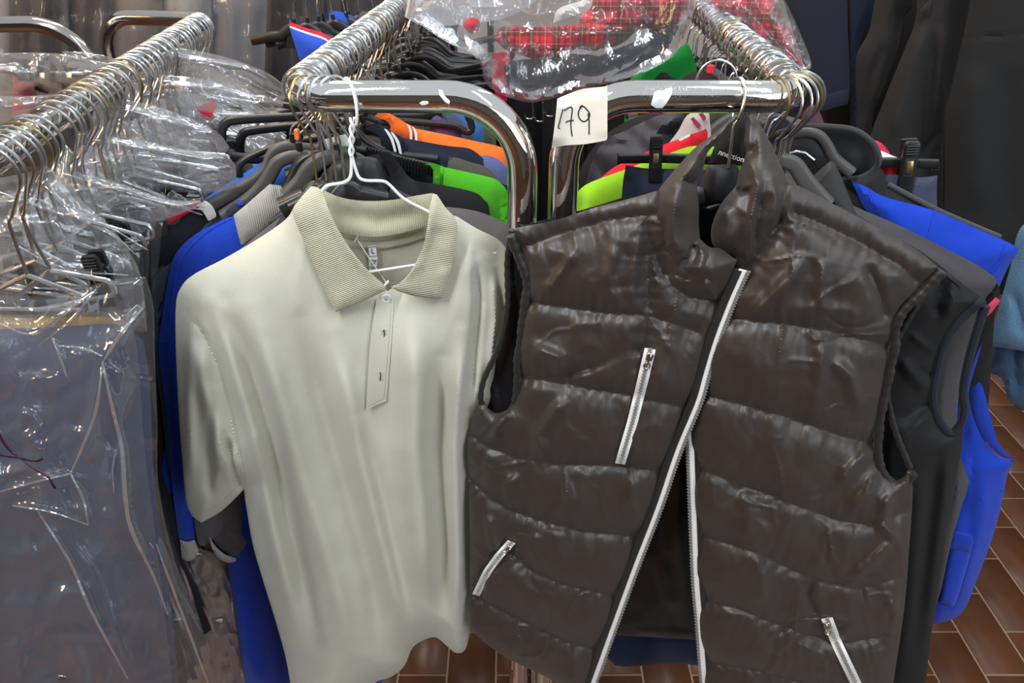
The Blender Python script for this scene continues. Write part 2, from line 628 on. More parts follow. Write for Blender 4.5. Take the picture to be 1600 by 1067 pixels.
def film(name, fac=0.05, bump=0.34, scale=10.0, haze=0.075, rough=0.17, tint=(240, 242, 245), fres=0.45):
    """Clear crinkled polythene: see-through, with sharp glints on its creases."""
    n = NT(name)
    tc = n.add('ShaderNodeTexCoord').outputs['UV']
    mp = n.add('ShaderNodeMapping'); mp.inputs['Scale'].default_value = (1.0, 0.7, 1); mp.inputs['Rotation'].default_value = (0, 0, 0.35)
    n.lk(tc, mp.inputs[0])
    v = n.add('ShaderNodeTexVoronoi', feature='DISTANCE_TO_EDGE', i_Scale=scale)
    wz = n.add('ShaderNodeTexNoise', i_Scale=scale * 0.5, i_Detail=3.0); n.lk(mp.outputs[0], wz.inputs['Vector'])
    ad = n.add('ShaderNodeMix', data_type='RGBA'); ad.inputs[0].default_value = 0.12
    n.lk(mp.outputs[0], ad.inputs[6]); n.lk(wz.outputs['Color'], ad.inputs[7]); n.lk(ad.outputs[2], v.inputs['Vector'])
    a = n.add('ShaderNodeTexNoise', i_Scale=scale * 0.7, i_Detail=5.0, i_Roughness=0.55); n.lk(mp.outputs[0], a.inputs['Vector'])
    r = n.math('ABSOLUTE', n.math('SUBTRACT', a.outputs[0], 0.5))
    h = n.math('ADD', n.math('MULTIPLY', r, 3.0), n.math('MULTIPLY', n.math('MINIMUM', v.outputs['Distance'], 0.12), 4.0))
    b = n.bump(h, bump, 0.006)
    gl = n.add('ShaderNodeBsdfGlossy'); gl.inputs['Roughness'].default_value = rough; gl.inputs['Color'].default_value = (1, 1, 1, 1)
    n.lk(b.outputs[0], gl.inputs['Normal'])
    df = n.add('ShaderNodeBsdfTranslucent'); df.inputs['Color'].default_value = (0.9, 0.9, 0.9, 1)
    d2 = n.add('ShaderNodeBsdfDiffuse'); d2.inputs['Color'].default_value = (0.85, 0.86, 0.88, 1); n.lk(b.outputs[0], d2.inputs['Normal'])
    dm = n.add('ShaderNodeMixShader'); dm.inputs[0].default_value = 0.5; n.lk(df.outputs[0], dm.inputs[1]); n.lk(d2.outputs[0], dm.inputs[2])
    tr = n.add('ShaderNodeBsdfTransparent'); tr.inputs['Color'].default_value = sl(tint)
    lw = n.add('ShaderNodeLayerWeight', i_Blend=0.30); n.lk(b.outputs[0], lw.inputs['Normal'])
    fc = n.math('ADD', n.math('MULTIPLY', lw.outputs['Fresnel'], fres), fac, True)
    m1 = n.add('ShaderNodeMixShader'); n.lk(fc, m1.inputs[0]); n.lk(tr.outputs[0], m1.inputs[1]); n.lk(gl.outputs[0], m1.inputs[2])
    m2 = n.add('ShaderNodeMixShader'); m2.inputs[0].default_value = haze; n.lk(m1.outputs[0], m2.inputs[1]); n.lk(dm.outputs[0], m2.inputs[2])
    n.lk(m2.outputs[0], n.out.inputs['Surface'])
    return n.m


def plaid(name):
    """Red tartan: dark green-black bands, thin yellow and white lines."""
    n = NT(name)
    tc = n.add('ShaderNodeTexCoord').outputs['UV']
    sp = n.add('ShaderNodeSeparateXYZ'); n.lk(tc, sp.inputs[0])

    def bands(src, lo, hi, period=0.042):
        fr = n.math('FRACT', n.math('MULTIPLY', src, 1 / period))
        return n.math('MULTIPLY', n.math('GREATER_THAN', fr, lo), n.math('LESS_THAN', fr, hi))
    prev = n.add('ShaderNodeRGB'); prev.outputs[0].default_value = sl((205, 22, 42))
    cur = prev.outputs[0]
    for lo, hi, col, k in ((0.08, 0.40, (14, 24, 22), 0.62), (0.54, 0.62, (16, 20, 28), 0.65), (0.235, 0.255, (190, 160, 70), 0.55), (0.78, 0.80, (225, 215, 205), 0.3)):
        for ax in (0, 1):
            mx = n.add('ShaderNodeMix', data_type='RGBA')
            n.lk(n.math('MULTIPLY', bands(sp.outputs[ax], lo, hi), k), mx.inputs[0])
            n.lk(cur, mx.inputs[6]); mx.inputs[7].default_value = sl(col)
            cur = mx.outputs[2]
    n.lk(cur, n.b.inputs['Base Color'])
    n.b.inputs['Roughness'].default_value = 0.9
    n.b.inputs['Sheen Weight'].default_value = 0.2
    return n.m


def tile_mat(name):
    n = NT(name)
    oi = n.add('ShaderNodeObjectInfo')
    tc = n.add('ShaderNodeTexCoord').outputs['Object']
    nz = n.add('ShaderNodeTexNoise', i_Scale=22.0, i_Detail=5.0); n.lk(tc, nz.inputs['Vector'])
    mx = n.add('ShaderNodeMix', data_type='RGBA'); mx.inputs[6].default_value = sl((74, 42, 24)); mx.inputs[7].default_value = sl((104, 63, 37))
    n.lk(n.math('ADD', n.math('MULTIPLY', nz.outputs[0], 0.55), n.math('MULTIPLY', oi.outputs['Random'], 0.45)), mx.inputs[0])
    n.lk(mx.outputs[2], n.b.inputs['Base Color'])
    n.b.inputs['Roughness'].default_value = 0.33
    b = n.bump(nz.outputs[0], 0.15, 0.002); n.lk(b.outputs[0], n.b.inputs['Normal'])
    return n.m


def floor_base(name):
    """Grout bed; beyond the tiles that are built one by one it carries the same running bond."""
    n = NT(name)
    g = n.add('ShaderNodeNewGeometry'); sp = n.add('ShaderNodeSeparateXYZ'); n.lk(g.outputs['Position'], sp.inputs[0])
    cb = n.add('ShaderNodeCombineXYZ')
    n.lk(n.math('SUBTRACT', sp.outputs[1], 0.12 - 4.8), cb.inputs[0]); n.lk(n.math('SUBTRACT', sp.outputs[0], 0.02 - 0.059 - 35 * 0.118), cb.inputs[1])
    b = n.add('ShaderNodeTexBrick', offset=0.5, offset_frequency=2)
    b.inputs['Scale'].default_value = 1.0; b.inputs['Brick Width'].default_value = 0.24; b.inputs['Row Height'].default_value = 0.118
    b.inputs['Mortar Size'].default_value = 0.0026; b.inputs['Mortar Smooth'].default_value = 0.0; b.inputs['Bias'].default_value = 0.0
    b.inputs['Color1'].default_value = sl((80, 46, 26)); b.inputs['Color2'].default_value = sl((100, 60, 35)); b.inputs['Mortar'].default_value = sl((150, 126, 106))
    n.lk(cb.outputs[0], b.inputs['Vector'])
    n.lk(b.outputs['Color'], n.b.inputs['Base Color'])
    n.b.inputs['Roughness'].default_value = 0.4
    return n.m


M = {
    'chrome': chrome('chrome_tube', rough=0.05),
    'chrome_dim': chrome('chrome_tube_thin', (185, 182, 178), 0.2, False),
    'wire': plain('steel_hook_wire', (205, 207, 208), 0.28, 1.0),
    'wire_gold': plain('yellowed_hook_wire', (178, 164, 120), 0.3, 1.0),
    'wire_white': plain('white_coated_wire', (238, 238, 236), 0.35),
    'black_plastic': plain('black_hanger_plastic', (24, 24, 25), 0.38),
    'grey_plastic': plain('dusty_hanger_plastic', (74, 72, 70), 0.4, scratch=0.2),
    'dark_plate': plain('scratched_dark_plastic', (44, 46, 50), 0.36, scratch=0.25),
    'gold': plain('brass_spring', (215, 190, 130), 0.3, 1.0),
    'paper': plain('sign_paper', (236, 229, 214), 0.8, spec=0.2),
    'white': plain('white_print_ground', (240, 240, 240), 0.7, spec=0.2),
    'ink': plain('black_marker_ink', (30, 30, 32), 0.6),
    'polo': fabric('sage_jersey', (184, 182, 165), 0.95, 900, 0.30, 0.3, 0.10),
    'polo_rib': fabric('sage_rib', (180, 177, 152), 0.95, 900, 0.7, 0.3, 0.08, rib=420),
    'polo_rib_left': fabric('sage_rib_left', (182, 179, 154), 0.95, 900, 0.7, 0.3, 0.08, rib=420, turn=72),
    'polo_rib_right': fabric('sage_rib_right', (178, 175, 150), 0.95, 900, 0.7, 0.3, 0.08, rib=420, turn=105),
    'stitch': fabric('sage_stitch', (150, 148, 125), 0.95),
    'nylon': nylon('brown_black_nylon', (50, 42, 37), 0.47, 0.62, 0.38),
    'lining': nylon('black_lining', (22, 22, 24), 0.42, 0.4, 0.3),
    'nylon_bind': nylon('dark_binding', (34, 31, 30), 0.5, 0.4, 0.4),
    'zip_tape': fabric('white_zip_tape', (232, 229, 224), 0.8, 1200, 0.3, 0.0, 0.04),
    'zip_teeth': plain('grey_zip_teeth', (150, 148, 145), 0.45, 0.3),
    'silver': plain('silver_slider', (215, 212, 206), 0.25, 1.0),
    'tile': tile_mat('brown_floor_tile'),
    'grout': plain('grey_grout', (150, 126, 106), 0.9, spec=0.1),
    'wall_dim': plain('shop_wall', (120, 113, 106), 0.9, spec=0.1),
    'wall': plain('painted_wall', (176, 172, 168), 0.8, spec=0.1),
    'film': film('clear_polythene'),
    'film_heavy': film('thick_polythene', 0.014, 0.24, 8.0, 0.03, 0.09, fres=0.20),
    'film_bag': film('bag_polythene', 0.03, 0.40, 13.0, 0.03, 0.12),
    'film_wad': film('layered_polythene', 0.10, 0.5, 16.0, 0.45, 0.2),
    'film_pleat': film('folded_polythene', 0.10, 0.25, 30.0, 0.13, 0.12),  # hazier film whose pale tone stands in for highlights on creases
    'floor_base': floor_base('tiled_floor_beyond'),
    'plaid': plaid('red_tartan'),
}
FAB = {}


def fab(col, **kw):
    key = (col, tuple(sorted(kw.items())))
    if key not in FAB:
        FAB[key] = fabric('cloth_%d' % len(FAB), col, **kw)
    return FAB[key]
# ------------------------------------------------------------------ the setting
o = obj('floor', box(0.3, 0.7, -0.02, 7.0, 7.6, 0.03), M['floor_base']); o['kind'] = 'structure'
floor = o
tw, tl = 0.118, 0.24
tile_me = mesh_from(box(0, 0, 0, tw - 0.005, tl - 0.005, 0.012, 0.0010), 'tile', M['tile'])
for i in range(-5, 21):
    for j in range(0, 14):
        x = 0.02 + i * tw; y = 0.72 + j * tl + (tl / 2 if i % 2 else 0)
        if (x < 0.55 and y > 1.6) or (x > 1.7 and y < 1.4) or (x < 0.9 and y > 2.0) or (x > 1.4 and y < 1.1):
            continue
        t = bpy.data.objects.new('tile', tile_me); COL.objects.link(t)
        t.parent = floor
        t.location = Vector((x, y, -0.0092 + rnd.uniform(-0.0004, 0.0004))) - floor.location
        t.rotation_euler = (rnd.uniform(-.002, .002), rnd.uniform(-.002, .002), 0)
for nm, g in (('wall_left', box(-2.9, 0.7, 1.5, 0.1, 7.4, 3.0)), ('wall_right', box(3.3, 0.7, 1.5, 0.1, 7.4, 3.0)), ('wall_front', box(0.3, -3.0, 1.5, 6.4, 0.1, 3.0))):
    o = obj(nm, g, M['wall_dim']); o['kind'] = 'structure'
o = obj('wall_back', box(0.3, 4.4, 1.5, 7.0, 0.1, 3.0), M['wall']); o['kind'] = 'structure'

# ------------------------------------------------------------------ chrome racks
ZR = CAMZ - 0.20                      # height of the rail centre lines
RT = 0.0175


def rack(name, label, path, rad, r, mat, feet, n=16):
    base = path[0] if path[0][2] < path[-1][2] else path[-1]
    t = thing(name, label, 'clothes rack', base)
    obj('rail_tube', sweep(fillet(path, rad, 12), r, n), M[mat], t)
    for a, b in feet:
        obj('foot_bar', sweep(np.array([a, b], float), r, 12), M[mat], t)
    return t


YF = 0.827
xl, xp = -0.243, 0.0125
far = Pz(648, -10, ZR)
back = np.array([xl, YF, ZR]) + (far - np.array([xl, YF, ZR])) * 1.7
C_A, C_B = np.array([xl, YF, ZR]), back


def along(A, B, Y):
    return A + (B - A) * ((Y - A[1]) / (B[1] - A[1]))


rack_c = rack('clothes_rack', 'chrome clothes rack whose front bar carries the sage polo shirt',
              [(xp, YF, 0.03), (xp, YF, ZR), (xl, YF, ZR), tuple(back), (back[0], back[1], 0.03)], [0.085, 0.045, 0.06], RT, 'chrome',
              [((xp, YF - 0.16, 0.03), (xp, YF + 0.6, 0.03)), ((back[0], back[1] - .5, 0.03), (back[0], back[1] + .1, 0.03))])
xr, xq = 0.318, 0.060
farR = Pz(1083, 2, ZR)
R_A = np.array([xr, YF, ZR])
R_B = R_A + (farR - R_A) * 1.7
rack_r = rack('clothes_rack', 'chrome clothes rack with the handwritten number sign on its bend',
              [(xq, YF, 0.03), (xq, YF, ZR), (xr, YF, ZR), tuple(R_B), (R_B[0], R_B[1], 0.03)], [0.075, 0.045, 0.06], RT, 'chrome',
              [((xq, YF - 0.16, 0.03), (xq, YF + 0.6, 0.03)), ((R_B[0], R_B[1] - .5, 0.03), (R_B[0], R_B[1] + .1, 0.03))])
RTL = 0.0125
L_A = Pz(-60, 282, ZR)
L_B = Pz(322, 30, ZR)
pL = Pz(152, 26, ZR)
L_0 = L_A - (L_B - L_A) * 0.62
rack_l = rack('clothes_rack', 'thin chrome clothes rack at the left full of film-wrapped trousers',
              [(pL[0], pL[1], 0.03), tuple(pL), tuple(L_B), tuple(L_0), (L_0[0], L_0[1], 0.03)], [0.06, 0.035, 0.04], RTL, 'chrome_dim',
              [((pL[0], pL[1] - 0.4, 0.03), (pL[0], pL[1] + .1, 0.03))])
a0 = Pz(-220, 42, ZR); a1 = Pz(128, 36, ZR)
rack('clothes_rack', 'chrome rack end bending down at the far upper left, before gold-lit film',
     [(a1[0], a1[1], 0.03), tuple(a1), tuple(a0), (a0[0], a0[1], 0.03)], [0.085, 0.05], 0.0125, 'chrome_dim',
     [((a1[0], a1[1] - 0.3, 0.03), (a1[0], a1[1] + .3, 0.03))])
b0 = P(508, 40, 1.95); b0[2] = 1.53
b1 = b0 + np.array([-0.5, 0.1, 0])
rack('clothes_rack', 'distant chrome rack end left of the two close posts at the top',
     [(b0[0], b0[1], 0.03), tuple(b0), tuple(b1), (b1[0], b1[1], 0.03)], [0.11, 0.06], 0.0105, 'chrome_dim', [((b0[0], b0[1] - .3, 0.03), (b0[0], b0[1] + .3, 0.03))])
c0 = P(541, 40, 1.98); c0[2] = 1.53
c1 = c0 + np.array([0.35, 0.4, 0])
rack('clothes_rack', 'distant chrome rack end right of the two close posts at the top',
     [(c0[0], c0[1], 0.03), tuple(c0), tuple(c1), (c1[0], c1[1], 0.03)], [0.06, 0.06], 0.0105, 'chrome_dim', [((c0[0], c0[1] - .3, 0.03), (c0[0], c0[1] + .3, 0.03))])

# sticker remains on the two front bars
def residue(pts, x0, label, rk, ang):
    """A torn paper scrap wrapped on the front bar; pts are (along, around) in metres."""
    poly = resample(np.array(pts, float), 0.0012, True)
    n = len(poly); c = poly.mean(0)
    V, Fc = [], []
    for k, rr in ((1, 0.0004), (1, 0.0009), (0.7, 0.0010), (0, 0.0010)):
        q = c + (poly - c) * k
        a = ang + q[:, 1] / RT
        V.append(np.stack([x0 + q[:, 0], YF - (RT + rr) * np.cos(a), ZR + (RT + rr) * np.sin(a)], -1))
    for k in range(3):
        for i in range(n):
            j = (i + 1) % n
            Fc.append([k * n + i, k * n + j, (k + 1) * n + j, (k + 1) * n + i])
    obj('sticker_scrap', (np.concatenate(V), Fc, None), M['white'], rk)


def bar_x(px):
    return (px - 800) / F * (YF * CP + 0.2 * SP)


residue([(-.005, .007), (-.001, .006), (.001, .001), (.007, -.005), (.006, -.008), (.002, -.006), (-.004, .001)], bar_x(695), '', rack_c, 0.25)
residue([(-.005, .000), (-.002, .002), (.004, .002), (.005, .000), (.001, -.002), (-.003, -.002)], bar_x(665), '', rack_c, -0.15)
residue([(-.010, -.006), (-.008, .006), (-.003, .009), (.002, .008), (.006, .011), (.012, .011), (.011, .004), (.003, -.010), (-.004, -.010)], bar_x(1028), '', rack_r, 0.1)
# ------------------------------------------------------------------ the sage polo shirt
PP = Plane(590, 300, 0.785, 11)
t = thing('polo_shirt', 'sage green short-sleeved polo shirt on a white wire hanger, front of the rack', 'shirt', PP.at(590, 700))
polo = t
body_out = [(462, 318, 1), (446, 343), (400, 375), (350, 404), (304, 428), (284, 447), (275, 476), (275, 550), (279, 640), (285, 720),
            (291, 785), (300, 806, 1), (314, 817, 1), (345, 799), (372, 774), (381, 764, 1), (386, 800), (396, 855), (412, 910), (432, 975), (448, 1035),
            (460, 1110, 1), (530, 1112), (590, 1064, 1), (612, 1057), (632, 1040), (644, 1013), (662, 1000), (681, 996), (698, 1009), (712, 1020), (726, 1016), (734, 990),
            (738, 960), (741, 800), (748, 690), (765, 660, 1), (810, 640, 1), (812, 520), (804, 440), (793, 395), (778, 374), (745, 357), (714, 338, 1), (680, 335), (663, 383), (637, 430),
            (606, 455, 1), (575, 432), (545, 400), (520, 362), (505, 330)]
folds_polo = [
    ([(352, 470), (385, 560), (420, 680), (450, 820), (500, 1010)], 14.4, -0.0160),
    ([(330, 470), (362, 560), (398, 680), (425, 820), (470, 1010)], 12.8, 0.0113),
    ([(392, 480), (425, 580), (470, 740), (520, 900), (560, 1060)], 18.7, 0.0151),
    ([(470, 500), (500, 620), (540, 760), (580, 900), (600, 1040)], 15.3, -0.0151),
    ([(520, 520), (560, 680), (600, 850), (640, 1000)], 17.0, 0.0169),
    ([(560, 650), (590, 760), (620, 880), (645, 980)], 11.9, -0.0113),
    ([(640, 480), (650, 600), (648, 700), (660, 830), (668, 960)], 25.5, 0.0244),
    ([(690, 560), (680, 700), (690, 850), (690, 980)], 13.6, -0.0189),
    ([(722, 520), (712, 700), (716, 880), (712, 1000)], 10.2, 0.0151),
    ([(744, 400), (748, 470), (740, 560), (732, 640)], 7.6, -0.0131),
    ([(772, 420), (775, 500), (765, 600)], 6.8, 0.0113),
    ([(380, 764), (345, 700), (318, 600), (310, 520)], 13.6, 0.0169),
    ([(378, 768), (362, 728), (352, 680)], 6.8, -0.0169),
    ([(300, 500), (296, 620), (300, 760)], 10.2, 0.0113),
    ([(330, 790), (325, 700), (335, 620)], 8.5, -0.0075),
]
arm_seam = [(290, 483), (318, 522), (341, 572), (356, 630), (371, 700), (382, 764)]
hp = hfun(0.034, 0.035, folds_polo + [(arm_seam, 3.4, -0.0035)], noise=[(0.0030, 80, 300, 3, 0), (0.0009, 24, 60, 4, 0)])
hp0 = hp
hp = lambda px, py, d: hp0(px, py, d) - 0.024 * np.clip((px - 735) / 45, 0, 1) * np.clip(d / 0.02, 0, 1)
bodyP = Piece(PP, body_out, hp, hfun(-0.030, 0.05), 0.0034)
obj('shirt_body', bodyP.geo, M['polo'], t)
# back of the neck, seen through the opening
inner = Piece(PP, [(500, 300, 1), (540, 330), (600, 338), (655, 322), (684, 303, 1), (700, 400), (660, 470), (600, 490), (540, 460), (505, 390)],
              hfun(0.0, 0.02, h0=-0.036), None, 0.006)
obj('back_neck', inner.geo, M['polo'], t)
stand = Piece(PP, [(486, 292, 1), (505, 297), (525, 306), (550, 312), (580, 314), (615, 312), (648, 306), (679, 301, 1), (682, 330), (668, 352, 1), (640, 361), (600, 369), (565, 369), (530, 362, 1), (508, 345)],
              hfun(0.004, 0.01, h0=-0.020, folds=[([(515, 330), (590, 345), (670, 330)], 14, -0.008)]), None, 0.005)
obj('collar_stand', stand.geo, M['polo_rib'], t)
tape = ribbon(inner, [(528, 372), (545, 380), (570, 383), (600, 383), (635, 376), (668, 364)], 0.009, 0.003)
obj('neck_tape', tape, M['polo'], t)
for k, yy in ((0, -3), (1, 7)):
    ln = resample(np.array([(524, 370 + yy), (545, 376 + yy), (570, 380 + yy), (600, 380 + yy), (635, 373 + yy), (670, 360 + yy)], float), 3.2)
    dash = [sweep(inner.at(a[0:1].repeat(2) + np.array([-1, 1]) * 0.9, a[1:2].repeat(2), 0.0055), 0.0004, 5) for a in ln]
    o = obj('neck_stitching', merge(dash), M['stitch'], t); o['kind'] = 'stuff'
colL = [(486, 291, 1), (474, 304), (458, 326), (459, 340), (470, 366), (486, 402), (503, 443), (524, 488, 1), (560, 474), (604, 453, 1), (598, 443), (577, 424), (553, 396), (533, 366), (518, 338), (508, 312), (503, 297, 1), (494, 292)]
colR = [(677, 302, 1), (684, 306), (696, 324), (713, 345), (713, 378), (705, 418), (691, 467, 1), (655, 464), (622, 455), (610, 448, 1), (632, 438), (650, 414), (662, 382), (668, 350), (671, 325)]
hl = hfun(0.005, 0.006, h0=0.036, folds=[([(503, 297), (518, 340), (552, 396), (598, 444)], 9, 0.006), ([(470, 340), (500, 400), (540, 470)], 30, -0.004)], noise=[(0.0012, 60, 60, 8, 0)])
pl_ = Piece(PP, colL, lambda px, py, d: hl(px, py, d) - 0.026 * np.exp(-np.maximum(0, py - 291) / 42.0), None, 0.0036)
obj('collar_flap', pl_.geo, M['polo_rib_left'], t)
hr = hfun(0.005, 0.006, h0=0.037, folds=[([(677, 303), (670, 350), (652, 412), (614, 447)], 9, 0.006), ([(690, 350), (680, 390), (695, 430)], 14, -0.005)], noise=[(0.0012, 60, 60, 9, 0)])
pr_ = Piece(PP, colR, lambda px, py, d: hr(px, py, d) - 0.026 * np.exp(-np.maximum(0, py - 302) / 42.0), None, 0.0036)
obj('collar_flap', pr_.geo, M['polo_rib_right'], t)
plk = Piece(PP, [(588, 468, 1), (616, 466, 1), (611, 540), (606, 600), (604, 627, 1), (588, 633), (572, 641, 1), (574, 600), (579, 530)],
            lambda px, py, d: bodyP.height(px, py) + 0.0012 + 0.0036 * np.clip((612 - px) / 30, 0, 1), None, 0.005)
obj('placket', plk.geo, M['polo'], t)
for ln in ([(612, 471), (607, 540), (602, 600), (600, 622), (577, 634)],):
    q = resample(np.array(ln, float), 3.2)
    o = obj('placket_stitching', merge([sweep(plk.at(np.array([a[0], a[0] - 0.4]), np.array([a[1] - 0.8, a[1] + 0.8]), 0.0003), 0.0003, 5) for a in q]), M['stitch'], t); o['kind'] = 'stuff'
for ln in (arm_seam, [(294, 491), (322, 530), (346, 580), (362, 640), (377, 710), (386, 762)], [(302, 790), (322, 800), (350, 782), (372, 758)], [(598, 1052), (626, 1034), (640, 1004), (680, 985), (712, 1006), (728, 1000)]):
    q = resample(np.array(ln, float), 4)
    tn = np.gradient(q, axis=0); tn /= np.linalg.norm(tn, axis=1)[:, None]
    o = obj('seam_stitching', merge([sweep(bodyP.at(np.array([a[0] - b[0] * 1.1, a[0] + b[0] * 1.1]), np.array([a[1] - b[1] * 1.1, a[1] + b[1] * 1.1]), 0.0001), 0.00032, 5) for a, b in zip(q, tn)]), M['stitch'], t); o['kind'] = 'stuff'
# button and buttonholes
a = np.arange(20) * 2 * PI / 20


def disc(r, th):
    rings = [(0.0, th * 0.6), (r * 0.55, th * 0.6), (r * 0.7, th), (r * 0.95, th), (r, th * 0.5), (r, 0)]
    V = []; Fc = []
    for k, (rr, z) in enumerate(rings):
        V.append(np.stack([np.cos(a) * max(rr, 1e-5), np.sin(a) * max(rr, 1e-5), np.full(20, z)], -1))
        if k:
            for i in range(20):
                j = (i + 1) % 20
                Fc.append([(k - 1) * 20 + i, k * 20 + i, k * 20 + j, (k - 1) * 20 + j])
    return np.concatenate(V), Fc, None


hb = float(bodyP.height(np.array([603.]), np.array([466.]))[0])
obj('button', on_plane(disc(0.0058, 0.002), PP, 603, 466, hb + 0.004), plain('pearl_button', (235, 235, 238), 0.25), t)
thr = merge([sweep(np.array([(-0.0014, y, 0.0022), (0.0014, y, 0.0022)]), 0.0004, 5) for y in (-0.0009, 0.0009)])
obj('button_thread', on_plane(thr, PP, 603, 466, hb + 0.0035), M['stitch'], t)
dk = fab((70, 68, 55))
for x, y in ((600, 522), (594, 588)):
    hh = float(plk.height(np.array([float(x)]), np.array([float(y)]))[0])
    obj('buttonhole', on_plane(sweep(np.array([(-0.0008, -0.006, 0), (0, -0.002, 0), (0.001, 0.002, 0), (0.0004, 0.006, 0)]), 0.0008, 6), PP, x, y, hh + 0.0002), dk, t)
    st = [sweep(np.array([(s * 0.0012, k * 0.001, 0), (s * 0.0024, k * 0.001, 0)]), 0.0004, 5) for k in range(-6, 7) for s in (-1, 1)]
    o = obj('buttonhole_stitching', on_plane(merge(st), PP, x, y, hh + 0.0003), M['polo'], t); o['kind'] = 'stuff'
# size label sewn into the neck
lab = Piece(PP, [(574, 384, 1), (589, 383, 1), (590, 402), (588, 424, 1), (577, 426, 1), (576, 405)], hfun(0.0, 0.01, h0=-0.030), None, 0.004)
lo = obj('size_label', lab.geo, M['white'], t); lo['label'] = 'white woven label with a boxed size letter'
obj('label_print', merge([on_plane(text_geo('L', 0.0085), PP, 582.5, 393, -0.0292),
                          on_plane(text_geo('Way', 0.0048), PP, 583, 407, -0.0292),
                          on_plane(text_geo('OF', 0.0042), PP, 583, 412, -0.0292),
                          on_plane(text_geo('Fabri', 0.0045), PP, 583, 417.5, -0.0292)]
                         + [on_plane(sweep(np.array([(x0, y0, 0), (x1, y1, 0)]), 0.0003, 5), PP, 582.5, 393, -0.0292)
                            for x0, y0, x1, y1 in ((-.005, -.006, .005, -.006), (-.005, .006, .005, .006), (-.005, -.006, -.005, .006), (.005, -.006, .005, .006))]), M['ink'], lo)
tg = np.concatenate([PP.at([555, 561], [376, 366], -0.028), ])
barb = merge([sweep(PP.at([554, 560], [377, 367], -0.027), 0.0009, 6), sweep(PP.at([557, 576, 603], [372, 402, 441], [-0.027, -0.024, -0.012]), 0.0006, 5),
              sweep(PP.at([601, 607], [446, 439], 0.03), 0.0014, 6)])
tag(obj('tag_fastener', barb, M['wire_white']), 'thin white plastic tag fastener strung across the open neck of the sage polo', 'fastener')

# white wire hanger of the polo shirt
t = thing('wire_hanger', 'white coated wire hanger inside the sage polo shirt', 'hanger', PP.at(550, 260))
hk = np.array([bar_x(540), YF, ZR])
ang = np.linspace(2.75, -0.9, 22)
loop = np.stack([hk[0] + 0.022 * np.cos(ang) * math.cos(1.05) + 0.004, hk[1] - 0.024 * np.cos(ang) * math.sin(1.05), hk[2] + RT + 0.0015 - 0.026 + 0.026 * np.sin(ang)], -1)
nk = PP.at([551, 548, 549], [196, 215, 240], -0.01)
up_ = np.concatenate([loop, nk[:1]])
obj('hook', sweep(crom(up_, 3), 0.0017, 8), M['wire_white'], t)
tw_ = []
for ph in (0, PI):
    ss = np.linspace(0, 1, 26)
    c = PP.at(np.interp(ss, [0, 1], [550.5, 549]), np.interp(ss, [0, 1], [184, 243]), -0.01)
    w_ = c + np.stack([np.cos(ss * 11 + ph), np.sin(ss * 11 + ph), 0 * ss], -1) * 0.0021
    tw_.append(sweep(w_, 0.0016, 6))
obj('twisted_neck', merge(tw_), M['wire_white'], t)
arms = [crom(np.stack([PP.at(x, y, h)[()] for x, y, h in L_]), 5) for L_ in (
    [(549, 241, -.01), (549, 262, -.01), (547, 277, -.01), (537, 285, -.01), (515, 289, -.008), (506, 294, -.004), (490, 312, -.004), (440, 352, -.004), (330, 432, -.004)],
    [(549, 241, -.01), (555, 262, -.01), (561, 277, -.01), (572, 282, -.01), (598, 283, -.01), (610, 290, -.01), (632, 311, -.009), (672, 332, -.006), (720, 358, -.004), (775, 395, -.004)])]
obj('shoulder_wire', merge([sweep(p, 0.0018, 8) for p in arms]), M['wire_white'], t)
obj('bottom_wire', sweep(PP.at([330, 500, 583, 648, 775], [432, 436, 424, 414, 395], [-.004, -.012, -.012, -.012, -.004]), 0.0018, 8), M['wire_white'], t)

# ------------------------------------------------------------------ the quilted vest
PV = Plane(1140, 300, 0.770, -5)
t = thing('quilted_vest', 'brown-black quilted nylon vest with white zips, hanging open at the front', 'vest', PV.at(1080, 800))
vest = t
outL = [(1026, 298, 1), (985, 310), (930, 324), (870, 343), (801, 357, 1), (811, 386), (822, 411), (826, 437), (821, 472), (816, 517), (811, 555), (811, 592), (803, 627), (790, 641), (771, 645), (757, 632, 1), (742, 640),
        (731, 690), (733, 780), (734, 880), (733, 980, 1), (760, 1006), (800, 1032), (850, 1056), (904, 1086, 1), (918, 1060), (953, 960), (988, 862), (1022, 772), (1052, 682), (1082, 608), (1094, 565), (1110, 512),
        (1132, 455), (1152, 406, 1), (1122, 390), (1080, 380), (1050, 330)]
seamL = [[(822, 471), (880, 480), (940, 489), (1010, 493), (1085, 517)], [(813, 589), (860, 596), (920, 607), (985, 617), (1060, 633)],
         [(732, 668), (745, 684), (770, 701), (810, 716), (870, 726), (960, 727), (1038, 737)], [(733, 745), (770, 780), (810, 801), (850, 815), (910, 829), (1002, 839)],
         [(800, 866), (830, 890), (880, 912), (968, 932)], [(736, 928), (780, 951), (830, 976), (880, 1000), (936, 1016)],
         [(1012, 340), (1013, 400), (1012, 480), (1005, 545)], [(818, 386), (870, 368), (950, 344), (1016, 336)],
         [(1016, 381), (1033, 420), (1053, 448), (1076, 464), (1118, 472)]]
zc = [(1016, 545), (1003, 600), (988, 660), (969, 724)]
zl = [(799, 847), (780, 868), (762, 892), (744, 929)]
